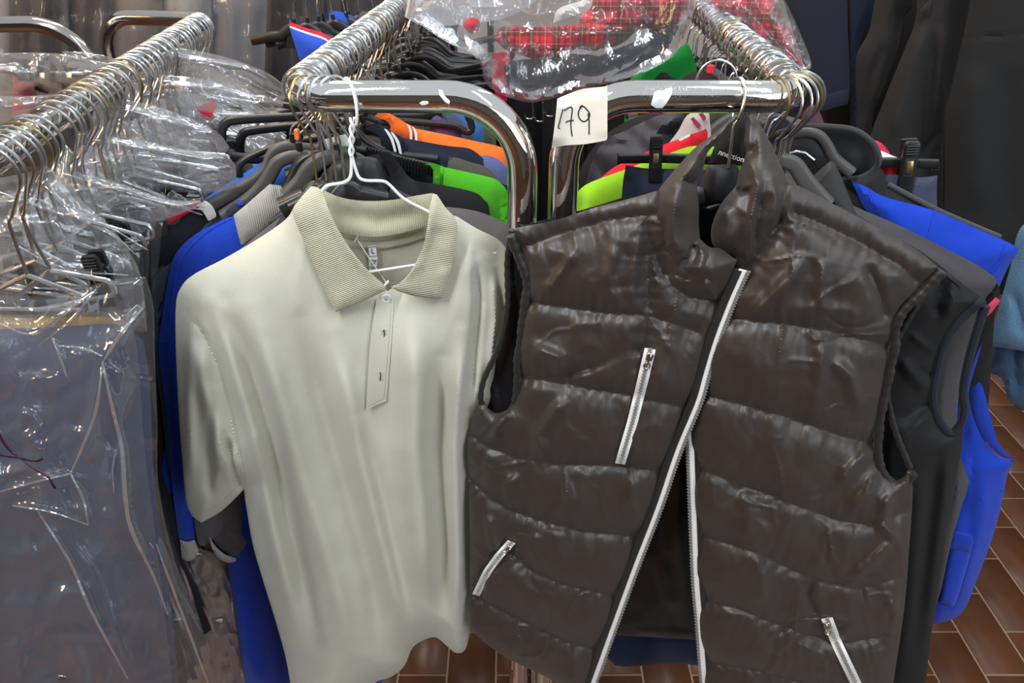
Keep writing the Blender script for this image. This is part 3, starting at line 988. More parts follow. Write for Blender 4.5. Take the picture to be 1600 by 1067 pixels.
foldL = [([(850, 460), (880, 420), (900, 390)], 8, 0.0068), ([(960, 480), (950, 430), (965, 380)], 9, 0.0068), ([(985, 480), (990, 420), (1000, 360)], 7, 0.0068),
         ([(830, 540), (870, 560), (880, 590)], 10, 0.0102), ([(880, 600), (900, 580), (930, 570)], 9, -0.0068), ([(850, 720), (840, 680), (870, 640), (890, 620)], 9, 0.0085),
         ([(770, 690), (780, 660), (800, 640)], 7, 0.0085), ([(800, 800), (790, 760), (815, 740)], 7, 0.0068), ([(870, 815), (890, 780), (880, 750)], 8, 0.0068),
         ([(1000, 830), (985, 780), (990, 740)], 8, 0.0068), ([(1060, 480), (1045, 550), (1030, 620)], 14, 0.0068), ([(760, 800), (770, 850), (795, 880)], 8, 0.0068),
         ([(840, 830), (830, 860), (845, 885)], 8, 0.0068), (zc, 9, -0.004), (zl, 8, -0.004)]
hL = hfun(0.020, 0.022, foldL, seamL, 0.0125, 15, 0.0020, 0.33, [(0.0024, 44, 58, 11, 1), (0.0066, 80, 100, 12, 0), (0.0030, 30, 60, 16, 0), (0.0030, 60, 90, 17, 2), (-0.0028, 90, 60, 18, 2), (0.0022, 40, 50, 19, 2), (0.0006, 16, 26, 15, 1)], h0=0.012)
vL = Piece(PV, outL, hL, hfun(0.0, 0.02, h0=0.004), 0.0030)
obj('front_panel', vL.geo, M['nylon'], t)
outR = [(1232, 283, 1), (1262, 297), (1300, 318), (1372, 356), (1429, 388), (1466, 417, 1), (1434, 452), (1406, 479), (1395, 502), (1393, 534), (1385, 572), (1373, 632), (1368, 675), (1369, 713), (1381, 738), (1397, 751), (1413, 744), (1422, 731, 1),
        (1426, 770), (1421, 850), (1413, 950), (1396, 1067), (1390, 1130, 1), (1250, 1130), (1104, 1130, 1), (1101, 1067), (1092, 950), (1087, 800), (1080, 660), (1086, 600), (1110, 500), (1140, 430), (1150, 400, 1), (1190, 330)]
seamR = [[(1243, 334), (1292, 354), (1356, 386), (1405, 415), (1430, 436)], [(1115, 496), (1183, 502), (1231, 507), (1292, 517), (1348, 531), (1390, 543)],
         [(1085, 612), (1151, 630), (1211, 646), (1260, 662), (1312, 681), (1370, 695)], [(1085, 729), (1159, 757), (1250, 791), (1310, 813), (1360, 820), (1426, 795)],
         [(1090, 833), (1160, 855), (1230, 885), (1290, 910), (1340, 918), (1418, 898)], [(1095, 934), (1150, 950), (1220, 976), (1290, 1000), (1325, 1003), (1408, 988)],
         [(1100, 1033), (1180, 1046), (1260, 1068), (1390, 1075)], [(1222, 344), (1205, 372), (1182, 403), (1163, 423)]]
zr = [(1292, 966), (1306, 1002), (1322, 1036), (1346, 1085)]
foldR = [([(1170, 500), (1200, 470), (1240, 430), (1260, 390)], 12, 0.0095), ([(1385, 510), (1375, 460), (1350, 410)], 10, -0.0095), ([(1290, 500), (1280, 450), (1290, 400)], 9, 0.0076),
         ([(1270, 640), (1280, 600), (1285, 530)], 10, 0.0076), ([(1340, 640), (1330, 590), (1300, 560)], 10, 0.0095), ([(1310, 760), (1340, 720), (1365, 700)], 9, 0.0114), ([(1330, 800), (1355, 770), (1365, 740)], 8, 0.0095),
         ([(1405, 850), (1380, 820), (1390, 770)], 9, 0.0114), ([(1270, 900), (1262, 930), (1280, 965)], 7, -0.0095), ([(1330, 910), (1370, 870), (1400, 840)], 8, 0.0095), ([(1180, 860), (1190, 900), (1185, 950)], 12, 0.0057),
         ([(1160, 760), (1170, 800), (1165, 850)], 12, 0.0057), (zr, 9, -0.004), ([(1390, 930), (1400, 960), (1390, 1000)], 8, 0.0076)]
hR = hfun(0.024, 0.024, foldR, seamR, 0.0125, 16, 0.0018, 0.30, [(0.0021, 50, 66, 21, 1), (0.0066, 90, 110, 22, 0), (0.0030, 32, 60, 26, 0), (0.0030, 66, 96, 27, 2), (-0.0028, 96, 66, 28, 2), (0.0022, 44, 54, 29, 2), (0.0006, 17, 28, 25, 1)], h0=0.0)
vR = Piece(PV, outR, hR, hfun(0.0, 0.02, h0=-0.008), 0.0030)
obj('front_panel', vR.geo, M['nylon'], t)
# back of the vest: lining seen through the opening and the armholes
hbv = hfun(0.004, 0.02, [([(1040, 640), (1050, 760), (1035, 900)], 16, 0.006), ([(1070, 700), (1060, 820), (1075, 960)], 10, 0.006), ([(1000, 860), (1040, 900), (1060, 960)], 14, 0.004), ([(985, 985), (1090, 992)], 5, 0.004),
                         ([(760, 590), (775, 620), (785, 640)], 7, 0.004), ([(800, 380), (806, 420), (803, 470)], 6, 0.004)], noise=[(0.003, 30, 60, 31, 1)])


def hback(px, py, d):
    return hbv(px, py, d) - 0.012 - 0.043 * np.clip((px - 800) / 120, 0, 1) * np.clip((1440 - px) / 60, 0.3, 1)


backV = Piece(PV, [(1000, 300, 1), (930, 322), (860, 342), (800, 358, 1), (793, 405), (793, 480), (780, 540), (754, 592), (738, 640), (731, 700), (736, 960, 1), (860, 985), (990, 994), (1090, 1000), (1250, 1015), (1400, 1000, 1), (1428, 770), (1421, 731), (1404, 690), (1389, 644), (1384, 610),
                     (1395, 545), (1412, 510), (1455, 440), (1464, 418, 1), (1380, 362), (1300, 320), (1240, 290, 1), (1150, 330), (1080, 320)],
              hback, lambda px, py, d: hback(px, py, d) - 0.004, 0.007)
obj('back_panel', backV.geo, M['lining'], t)
# armhole bindings
for pts in ([(801, 357), (811, 386), (822, 411), (826, 437), (821, 472), (816, 517), (811, 555), (811, 592), (803, 627), (790, 641), (771, 645), (757, 632)],
            [(1466, 417), (1434, 452), (1406, 479), (1395, 502), (1393, 534), (1385, 572), (1373, 632), (1368, 675), (1369, 713), (1381, 738), (1397, 751), (1413, 744), (1422, 731)]):
    q = resample(crom(pts, 6), 5)
    pc = vL if pts[0][0] < 1000 else vR
    w_ = PV.at(q[:, 0], q[:, 1], 0.0) + PV.N * (0.010 if pts[0][0] > 1000 else 0.020)
    k = np.arange(len(q))
    obj('armhole_binding', sweep(w_, sec=rrect(0.011, 0.012, 0.005, 3), sc=1 + 0.12 * np.sin(k * 2.1) + 0.1 * np.sin(k * 0.7), up=PV.N), M['nylon_bind'], t)
for pts, h in (([(800, 359), (793, 405), (793, 480), (780, 540), (757, 590), (751, 622), (757, 640), (771, 650)], -0.010), ([(1464, 420), (1440, 462), (1410, 511), (1396, 545), (1386, 605), (1391, 645), (1405, 690), (1421, 728)], -0.022)):
    q = resample(crom(pts, 6), 5); k = np.arange(len(q))
    obj('armhole_binding', sweep(PV.at(q[:, 0], q[:, 1], np.linspace(0, 1, len(q)) * 0.018 + h + 0.004), sec=rrect(0.007, 0.011, 0.003, 3), sc=1 + 0.12 * np.sin(k * 1.9), up=PV.N), M['nylon_bind'], t)
# collar: two soft padded wings and the back of the collar between them
cl = [(1149, 178, 1), (1116, 208), (1088, 229), (1064, 254), (1040, 282), (1020, 312), (1013, 345), (1016, 381), (1033, 420), (1053, 447), (1076, 463), (1120, 470, 1), (1137, 436), (1150, 406, 1), (1127, 389), (1109, 386), (1094, 374, 1), (1092, 350), (1092, 322), (1088, 283, 1), (1097, 268), (1106, 238), (1125, 218), (1141, 198), (1153, 183, 1)]
hc = hfun(0.027, 0.013, [([(1060, 413), (1078, 408), (1088, 380)], 5, -0.016), ([(1040, 400), (1050, 420), (1075, 432), (1095, 425)], 6, -0.008), ([(1066, 278), (1078, 284), (1087, 283)], 4, -0.010), ([(1058, 300), (1050, 340), (1060, 400)], 14, 0.010),
                          ([(1092, 372), (1100, 400), (1090, 430)], 8, 0.008), ([(1115, 400), (1105, 430), (1080, 450)], 8, -0.005), ([(1100, 228), (1085, 255), (1060, 290)], 10, 0.007), ([(1040, 330), (1035, 370), (1050, 420)], 6, -0.004)],
          noise=[(0.003, 26, 40, 41, 1), (0.0025, 60, 60, 42, 0)], h0=0.018)
cL = Piece(PV, cl, lambda px, py, d: hc(px, py, d) - 0.045 * np.clip((300 - py) / 130, 0, 1), lambda px, py, d: 0.012 - 0.045 * np.clip((300 - py) / 130, 0, 1), 0.0023)
obj('collar_wing', cL.geo, M['nylon'], t)
cr_ = [(1168, 180, 1), (1176, 177, 1), (1194, 205), (1211, 238), (1227, 274), (1234, 300), (1232, 328), (1222, 344), (1205, 372), (1182, 403), (1163, 423, 1), (1158, 408), (1140, 396), (1116, 386), (1111, 362), (1118, 336), (1132, 311), (1149, 291), (1154, 272), (1161, 254), (1167, 236, 1), (1163, 221), (1166, 195)]
hc2 = hfun(0.026, 0.013, [([(1178, 190), (1180, 225), (1172, 250)], 5, -0.006), ([(1168, 240), (1185, 290), (1172, 350), (1168, 395)], 6, 0.009), ([(1190, 300), (1185, 340), (1178, 390)], 6, -0.006), ([(1150, 292), (1158, 300), (1175, 296)], 4, -0.009), ([(1205, 260), (1210, 310), (1205, 360)], 10, 0.006), ([(1130, 320), (1140, 350), (1135, 380)], 12, 0.006)],
           noise=[(0.003, 26, 44, 45, 1), (0.0025, 60, 60, 46, 0)], h0=0.008)
cR = Piece(PV, cr_, lambda px, py, d: hc2(px, py, d) - 0.045 * np.clip((300 - py) / 130, 0, 1), lambda px, py, d: 0.002 - 0.045 * np.clip((300 - py) / 130, 0, 1), 0.0023)
obj('collar_wing', cR.geo, M['nylon'], t)
cb = Piece(PV, [(1146, 181, 1), (1160, 179), (1176, 180, 1), (1185, 240), (1178, 262, 1), (1150, 258), (1125, 252), (1106, 256, 1), (1118, 226)], hfun(0.003, 0.01, h0=-0.052, noise=[(0.002, 20, 30, 48, 1)]), None, 0.005)
obj('collar_back', cb.geo, M['nylon_bind'], t)
lb = obj('collar_print', on_plane(text_geo('nnection', 0.0088), PV, 1143, 244, -0.046, -0.28), M['white'], t)
lb['label'] = 'white lettering inside the collar'


# zips
def zip_on(piece, line, name, parent, width=0.012, sgn=0.0, dh=0.003, slider=True, label=None):
    z = obj(name, ribbon(piece, line, width, dh, 0.0016, off=sgn), M['zip_tape'], parent)
    if label:
        z['label'] = label
    obj('zip_edge', ribbon(piece, line, width + 0.006, dh - 0.0014, 0.0018, off=sgn), M['nylon_bind'], z)
    return z


def teeth(piece, line, z, width, dh, off=0.0, pitch=2.4):
    q = resample(np.asarray(line, float), pitch)
    C = piece.at(q[:, 0], q[:, 1], dh)
    C[1:-1] = (C[:-2] + 2 * C[1:-1] + C[2:]) / 4
    T = np.gradient(C, axis=0); T /= np.linalg.norm(T, axis=1)[:, None]
    sd = np.cross(T, piece.pl.N); sd /= np.linalg.norm(sd, axis=1)[:, None]
    gs = []
    for k, (c, tt, ss) in enumerate(zip(C, T, sd)):
        c = c + ss * (off + (0.0006 if k % 2 else -0.0006))
        w2, l2, n2 = ss * width / 2, tt * 0.0006, piece.pl.N * 0.0011
        V = np.array([c + a_ * w2 + b_ * l2 + c_ * n2 for c_ in (-1, 1) for a_, b_ in ((-1, -1), (1, -1), (1, 1), (-1, 1))])
        gs.append((V, [[3, 2, 1, 0], [4, 5, 6, 7], [0, 1, 5, 4], [1, 2, 6, 5], [2, 3, 7, 6], [3, 0, 4, 7]], None))
    o = obj('zip_teeth', merge(gs), M['zip_teeth'], z, smooth=False); o['kind'] = 'stuff'


def slider(piece, px, py, rot, z, sc=1.0):
    g = [prism(rrect(0.008, 0.011, 0.0025), -0.0015, 0.0015, 0.0006)]
    V = g[0][0]
    body = (np.stack([V[:, 0], V[:, 2], V[:, 1] + 0.002], -1), g[0][1], None)
    an = np.linspace(0, 2 * PI, 21)[:-1]
    ring = sweep(np.stack([0.0034 * np.cos(an), -0.012 + 0.0042 * np.sin(an), 0.004 + 0 * an], -1), 0.0010, 6, closed=True)
    bail = sweep(crom([(0, 0.004, 0.003), (0, 0.002, 0.0058), (0, -0.004, 0.0058), (0, -0.008, 0.004)], 4), 0.0012, 6)
    g = merge([body, ring, bail])
    g = (g[0] * sc, g[1], None)
    h = float(piece.height(np.array([float(px)]), np.array([float(py)]))[0])
    V = on_plane(g, piece.pl, px, py, h + 0.004, rot)
    obj('zip_slider', V, M['silver'], z)


z = zip_on(vL, zc, 'pocket_zip', t, 0.0135, label='long slanted white chest pocket zip'); teeth(vL, zc, z, 0.0042, 0.0046); slider(vL, 1015, 556, -0.2, z)
z = zip_on(vL, zl, 'pocket_zip', t, 0.0125, label='short white lower pocket zip near the polo'); teeth(vL, zl, z, 0.004, 0.0046); slider(vL, 795, 855, -0.65, z)
z = zip_on(vR, zr, 'pocket_zip', t, 0.0165, label='white lower pocket zip beside the softshell'); teeth(vR, zr, z, 0.0055, 0.0046); slider(vR, 1291, 975, 0.28, z, 1.15)
mzL = [(1155, 407), (1135, 453), (1113, 512), (1097, 566), (1085, 609), (1055, 683), (1025, 773), (991, 863), (956, 961), (921, 1060), (908, 1090)]
mzL = resample(crom(mzL, 6), 6)


class Rail:
    """The front edge line of a panel: carries the long zips."""
    def __init__(s, pl, h):
        s.pl = pl; s.h = h

    def at(s, px, py, dh=0.0):
        q = s.pl.uv(px, py)
        return s.pl.w(q[:, 0], q[:, 1], s.h + dh)


ra = Rail(PV, 0.020)
z = obj('front_zip', ribbon(ra, mzL, 0.0095, 0.004, 0.002), M['zip_tape'], t); z['label'] = 'white zip tape along the overlapping front edge'
obj('zip_edge', ribbon(ra, mzL - np.array([7, 0]), 0.009, 0.004, 0.006), M['nylon_bind'], z)
teeth(ra, mzL, z, 0.004, 0.005, -0.0062)
mzR = resample(crom([(1076, 628), (1079, 680), (1083, 800), (1087, 900), (1092, 960), (1098, 1040), (1104, 1110)], 6), 6)
rb = Rail(PV, 0.006)
z = obj('front_zip', ribbon(rb, mzR, 0.0085, 0.004, 0.002), M['zip_tape'], t); z['label'] = 'white zip tape along the straight front edge'
obj('zip_edge', ribbon(rb, mzR + np.array([8, 0]), 0.008, 0.004, 0.005), M['nylon_bind'], z)
teeth(rb, mzR, z, 0.004, 0.005, 0.0058)

# hanger inside the vest
t = thing('padded_hanger', 'dark scratched plastic hanger inside the quilted vest', 'hanger', PV.at(1130, 280))
hk = np.array([bar_x(1146), YF, ZR])
ang = np.linspace(2.9, -0.5, 22)
loop = np.stack([hk[0] + 0.005 * np.sin(ang) + 0.004 * np.cos(ang), hk[1] - 0.025 * np.cos(ang), hk[2] + RT + 0.0015 - 0.027 + 0.027 * np.sin(ang)], -1)
obj('hook', sweep(crom(np.concatenate([loop, PV.at([1146, 1138], [200, 262], -0.03)]), 3), 0.0019, 8), M['wire'], t)
pc = Piece(PV, [(1106, 258, 1), (1150, 256, 1), (1172, 300), (1180, 330, 1), (1130, 318), (1080, 330, 1), (1094, 290)], hfun(0.012, 0.012, h0=-0.036), hfun(-0.01, 0.01, h0=-0.04), 0.005)
obj('neck_plate', pc.geo, M['dark_plate'], t)
for pts in ([(1100, 305), (1040, 318), (950, 340), (830, 365)], [(1160, 305), (1240, 318), (1330, 350), (1438, 428)]):
    q = crom(pts, 6)
    obj('shoulder_arm', sweep(PV.at(q[:, 0], q[:, 1], -0.036), sec=rrect(0.022, 0.018, 0.007), sc=np.linspace(1, 1.1, len(q)), up=PV.N), M['dark_plate'], t)

# ------------------------------------------------------------------ paper sign with the handwritten number
PS = Plane(910, 185, 0.792, 4)
sg = Piece(PS, [(871, 154, 1), (885, 148), (910, 139), (947, 135, 1), (949, 136), (949, 200), (949, 219, 1), (915, 225), (885, 227), (862, 231, 1), (866, 200)],
           hfun(0, 0.01, [([(868, 150), (864, 195), (862, 232)], 18, 0.008), ([(949, 140), (949, 220)], 20, 0.002), ([(870, 152), (948, 134)], 9, -0.002)]), None, 0.0035)
t = obj('number_sign', sg.geo, M['paper']); tag(t, 'small cream paper sign handwritten with the number 179', 'sign')
dg = []
for st in ([(874.5, 201), (872, 199), (879.5, 170.5)], [(881, 172.5), (893.5, 168), (892, 190), (892.5, 202), (894, 212.5)], [(884, 191), (889, 188.5), (896.5, 188)],
           [(906, 168), (909, 165), (915, 169), (921, 177), (920, 184), (914, 189.5), (908, 188), (904, 181), (904.5, 173), (909, 166.5), (912, 166)], [(919, 177), (920.5, 190), (920.5, 210)]):
    q = resample(crom(st, 8), 1.2) if len(st) > 3 else resample(np.array(st, float), 1.2)
    dg.append(sweep(sg.at(q[:, 0], q[:, 1], 0.0003), sec=rrect(0.0013, 0.0006, 0.0002, 1), up=PS.N))
obj('handwriting', merge(dg), M['ink'], t)
# ------------------------------------------------------------------ hangers: local x across, z up from the rail centre line
def hook_geo(rt, Rh=0.024, flip=1, drop=0.105, w=0.0016):
    c = rt - (Rh - w) + w
    an = np.linspace(math.radians(212), math.radians(-38), 20)
    arc = [(Rh * math.cos(a_) * flip, 0, c + Rh * math.sin(a_)) for a_ in an]
    e = arc[-1]
    pts = arc + [(0.006 * flip, 0, e[2] - 0.022), (0.0, 0, e[2] - 0.034), (0, 0, -drop)]
    q = np.concatenate([np.array(arc), crom([arc[-1], pts[-3], pts[-2], pts[-1]], 5)[1:]])
    tip = sweep(np.array([arc[0], np.array(arc[0]) + (np.array(arc[0]) - np.array(arc[1])) * 0.5]), 0.0024, 7)
    return merge([sweep(q, w, 7), tip])


def suit_body(W=0.21):
    k = min(1.0, W / 0.21)
    pth = crom([(0, 0, -.108), (.018 * k, 0, -.109), (.042 * k, 0, -.108 - .018 * k), (.066 * k, 0, -.108 - .038 * k), (.12 * k, 0, -.108 - .052 * k), (W, 0, -.108 - .082 * k)], 5)
    sc = np.stack([np.linspace(1.0, 0.9, len(pth)), np.linspace(0.9, 2.0, len(pth))], -1)
    gs = []
    for s in (1, -1):
        gs.append(sweep(pth * np.array([s, 1, 1]), sec=rrect(0.024, 0.013, 0.005), sc=sc, up=(0, -1, 0)))
    blk = prism(np.array([(-.042, -.15), (-.030, -.106), (-.012, -.098), (.012, -.098), (.030, -.106), (.042, -.15)]) * np.array([max(k, .4), 1]), -.006, .006, .002)
    return merge(gs + [blk])


def frame_body(W=0.19):
    half = [(0.012, -.100), (.035, -.108), (.055, -.128), (.075, -.138), (W - .02, -.143), (W, -.160), (W, -.182), (W - .018, -.198), (.10, -.202)]
    pts = [(x, 0, z) for x, z in half] + [(-x, 0, z) for x, z in half[::-1]]
    return sweep(crom(pts, 5, True), sec=rrect(0.010, 0.009, 0.002, 2), up=(0, -1, 0), closed=True)


def clip_bar(W=0.13):
    return merge([prism(rrect(2 * W, 0.011, 0.003), -.003, .003, .001, )]), (0, 0, -0.125)


def clip_geo():
    a_ = prism(np.array([(-.008, -.035), (.008, -.035), (.008, .018), (.006, .021), (-.006, .021), (-.008, .018)]), -.009, -.004, .001)
    b_ = prism(np.array([(-.008, -.035), (.008, -.035), (.008, .018), (.006, .021), (-.006, .021), (-.008, .018)]), .004, .009, .001)
    rd = [sweep(np.array([(-.006, -.0095, z), (.006, -.0095, z)]), .0008, 5) for z in (.008, .011, .014, .017)]
    return merge([a_, b_] + rd)


def clip_spring():
    return sweep(crom([(0, -.0098, -.012), (0, -.0112, -.004), (0, -.0105, .004), (0, .0, .0065), (0, .0105, .004), (0, .0112, -.004), (0, .0098, -.012)], 5), sec=rrect(0.007, 0.0012, 0.0005, 1), up=(1, 0, 0))


def proto_hanger(kind, label, loc, rot, group, rt, mat, flip=1, wire='wire', W=None):
    t = thing({'suit': 'suit_hanger', 'frame': 'trouser_hanger', 'clip': 'clip_hanger', 'bar': 'wire_hanger'}[kind], label, 'hanger', loc, group, rot)
    obj('hook', hook_geo(rt, flip=flip), M[wire], t, True)
    if kind == 'suit':
        obj('shoulder_bar', suit_body(W or .21), M[mat], t, True)
        obj('collet', sweep(np.array([(0, 0, -.086), (0, 0, -.101)]), .0042, 8), M['black_plastic'], t, True)
    elif kind == 'bar':
        obj('trouser_bar', sweep(fillet([(0, 0, -.104), (W, 0, -.125), (W, 0, -.140), (-W, 0, -.140), (-W, 0, -.125), (0, 0, -.104)], .006, 3), .0024, 7), M['wire'], t, True)
    elif kind == 'frame':
        obj('frame_bar', frame_body(W or .19), M[mat], t, True)
        obj('collet', sweep(np.array([(0, 0, -.086), (0, 0, -.101)]), .0042, 8), M['black_plastic'], t, True)
    else:
        g, off = clip_bar(W or .13)
        obj('clip_bar', (g[0] + np.array(off), g[1], None), M[mat], t, True)
        for s in (-1, 1):
            x = s * (W or .13) * 0.72
            cg = clip_geo()
            c = obj('clip', (cg[0] + np.array([x, 0, -.125]), cg[1], None), M['black_plastic'], t, True)
            sg_ = clip_spring()
            obj('clip_spring', (sg_[0] + np.array([x, 0, -.125]), sg_[1], None), M['gold'], c, True)
    return t


ORD = ['first', 'second', 'third', 'fourth', 'fifth', 'sixth', 'seventh', 'eighth', 'ninth', 'tenth', 'eleventh', 'twelfth']


# centre rail: hangers one behind the other
protos = {}


def hang_row(A, B, Ys, kinds, rt, flip, key, lab, group, mats, yaw0=0.0, W=None, golds=(), place=''):
    for i, Y in enumerate(Ys):
        loc = along(A, B, Y)
        kind = kinds(i, Y)
        wire = 'wire_gold' if i in golds else 'wire'
        Wk = W(Y) if callable(W) else W
        k = (key, kind, wire, Wk)
        rot = math.radians(yaw0 + rnd.uniform(-13, 13))
        roll = math.radians(rnd.uniform(-11, 11))
        word = ORD[i] + ' hanger from the front along the ' + place if i < len(ORD) else None
        if k not in protos:
            protos[k] = o = proto_hanger(kind, 'x', loc, rot, group, rt, mats[kind], flip, wire, Wk)
        else:
            o = dup(protos[k], loc, rot)
        o.rotation_euler = (0, roll, rot)
        if group.startswith('clip hangers') and kind == 'bar':
            o['group'] = 'wire hangers along the thin left rail'
        lb_ = lab[kind] if wire == 'wire' else lab[kind].replace('steel hook', 'yellowed hook')
        o['label'] = (word + ', ' + ('steel' if wire == 'wire' else 'yellowed') + ' hook') if word else lb_


labC = {'suit': 'black plastic suit hanger with steel hook on the middle rail', 'frame': 'flat black trouser hanger with steel hook far along the middle rail',
        'clip': 'black clip hanger with steel hook on the middle rail'}
YsC = [0.885, 0.905, 0.93, 0.945, 0.96, 0.98, 0.995, 1.01, 1.03] + [1.05 + 0.0225 * k + rnd.uniform(-.007, .007) for k in range(36)]
hang_row(C_A, C_B, YsC, lambda i, Y: 'suit' if Y < 1.19 or i % 2 else 'frame', RT, 1, 'c', labC, 'hangers along the middle rail', {'suit': 'black_plastic', 'frame': 'black_plastic', 'clip': 'black_plastic'}, 6, lambda Y: .045 if Y < 1.19 else .18, (4, 19), 'middle rail')
labR = {'suit': 'dark plastic suit hanger with steel hook on the right rail', 'frame': '', 'clip': 'black clip hanger with steel hook on the right rail'}
YsR = [0.90 + 0.025 * k + rnd.uniform(-.008, .008) for k in range(27)]
hang_row(R_A, R_B, YsR, lambda i, Y: 'suit', RT, 1, 'r', labR, 'hangers along the right rail', {'suit': 'grey_plastic', 'clip': 'black_plastic'}, -10, lambda Y: .07 if Y < 1.1 else .13, (12,), 'right rail')
labL = {'bar': 'plain steel wire trouser hanger on the thin left rail, under clear film', 'suit': '', 'frame': '', 'clip': 'black clip hanger with steel hook on the thin left rail, under clear film'}
YsL = [0.60, 0.606] + [0.63 + .012 * k for k in range(6)] + [0.72 + 0.0150 * k + rnd.uniform(-.006, .006) for k in range(41)]
hang_row(L_A, L_B, YsL, lambda i, Y: 'clip' if i % 4 == 3 else 'bar', RTL, 1, 'l', labL, 'clip hangers along the thin left rail', {'clip': 'black_plastic', 'bar': 'wire'}, 3, lambda Y: .045 if Y < .86 else .08, (5, 14, 22), 'thin left rail')
# short row riding over the front bars near their bends
lf = {'suit': 'dark suit hanger hooked over the front bar just left of the sage polo'}
for i, (x, rr, gold) in enumerate(((474, 62, 1), (490, 55, 0), (507, 50, 0), (521, 48, 0))):
    loc = np.array([bar_x(x), YF + 0.004, ZR])
    t = thing('suit_hanger', ['black plastic suit hanger with yellowed hook at the left end of the middle front bar', 'second hanger from the left end of the middle front bar, steel hook',
                              'third hanger from the left end of the middle front bar, steel hook', 'fourth hanger from the left end of the middle front bar, steel hook'][i], 'hanger', loc, None, math.radians(rr))
    obj('hook', hook_geo(RT, 0.023, -1), M['wire_gold' if gold else 'wire'], t, True)
    gg = suit_body(.045)
    R_ = math.radians(18 - rr)
    V = gg[0] * 1.0
    obj('shoulder_bar', (np.stack([V[:, 0] * math.cos(R_) - V[:, 1] * math.sin(R_), V[:, 0] * math.sin(R_) + V[:, 1] * math.cos(R_), V[:, 2]], -1), gg[1], None), M['black_plastic'], t, True)
for i, (x, rr, gold) in enumerate(((1216, -68, 1), (1232, -60, 0), (1243, -52, 0), (1254, -45, 0), (1262, -36, 1), (1270, -30, 0))):
    loc = np.array([bar_x(x) - 0.004, YF + 0.002 + max(0, i - 2) * 0.008, ZR])
    t = thing('suit_hanger', ['first hanger right of the vest on the right front bar, yellowed hook', 'second hanger right of the vest on the right front bar, steel hook',
                              'third hanger right of the vest on the right front bar, steel hook', 'fourth hanger right of the vest, at the rail bend, steel hook',
                              'fifth hanger right of the vest, at the rail bend, yellowed hook', 'sixth hanger right of the vest, at the rail bend, steel hook'][i], 'hanger', loc, None, math.radians(rr))
    obj('hook', hook_geo(RT, 0.026, 1, 0.115), M['wire_gold' if gold else 'wire'], t, True)
    gg = suit_body(.05)
    R_ = math.radians(-18 - rr)
    V = gg[0] - np.array([0, 0, 0.012])
    obj('shoulder_bar', (np.stack([V[:, 0] * math.cos(R_) - V[:, 1] * math.sin(R_), V[:, 0] * math.sin(R_) + V[:, 1] * math.cos(R_), V[:, 2]], -1), gg[1], None), M['grey_plastic' if i % 2 else 'black_plastic'], t, True)
# ------------------------------------------------------------------ garments on the middle rack, front to back
def vfolds(x0, x1, y0, y1, n, amp, seed, lean=0.0, wd=12):
    r = random.Random(seed)
    out = []
    for k in range(n):
        x = x0 + (x1 - x0) * (k + 0.5 + r.uniform(-.3, .3)) / n
        out.append(([(x, y0 + r.uniform(0, 30)), (x + lean * 0.5 + r.uniform(-6, 6), (y0 + y1) / 2), (x + lean + r.uniform(-6, 6), y1)], wd * r.uniform(.7, 1.3), amp * r.choice((-1, 1)) * r.uniform(.6, 1.2)))
    return out


def garment(name, label, cat, anchor, Y, yaw, parts, group=None):
    """parts: (part name, outline, material, dict of hfun settings, back depth, res)."""
    pl = Plane(anchor[0], anchor[1], Y, yaw)
    o0 = parts[0][1]
    cx = sum(p[0] for p in o0) / len(o0); cy = sum(p[1] for p in o0) / len(o0)
    t = thing(name, label, cat, pl.at(cx, cy), group)
    first = None
    for i, pt in enumerate(parts):
        nm, ol, mat, hs = pt[:4]
        bk = pt[4] if len(pt) > 4 else 0.012
        rs = pt[5] if len(pt) > 5 else 0.007
        lb = pt[6] if len(pt) > 6 else None
        hs = dict(hs)
        over = hs.pop('over', None)
        h = hfun(**hs)
        if over is not None and first is not None:
            base = first
            h2 = h
            h = (lambda px, py, d, h2=h2, base=base, over=over: base.height(px, py) + over + h2(px, py, d) * np.minimum(1, d / 0.004))
        pc = Piece(pl, ol, h, hfun(-bk, hs.get('w', .04), h0=hs.get('h0', 0)) if bk and over is None else None, rs)
        if first is None:
            first = pc
        o = obj(nm, pc.geo, mat, t)
        if lb:
            o['label'] = lb
    return t, pl, first


def stitch(pc, line, parent, mat, step=4, r=0.0004, name='stitching'):
    q = resample(np.array(line, float), step)
    tn = np.gradient(q, axis=0); tn /= np.linalg.norm(tn, axis=1)[:, None]
    o = obj(name, merge([sweep(pc.at(np.array([a_[0] - b_[0] * 1.2, a_[0] + b_[0] * 1.2]), np.array([a_[1] - b_[1] * 1.2, a_[1] + b_[1] * 1.2]), 0.0002), r, 5) for a_, b_ in zip(q, tn)]), mat, parent)
    o['kind'] = 'stuff'


def cord(pc, line, parent, mat, r=0.002, dh=0.0, name='piping', label=None):
    q = resample(crom(line, 6), 4)
    o = obj(name, sweep(pc.at(q[:, 0], q[:, 1], dh), r, 8), mat, parent)
    if label:
        o['label'] = label
    return o


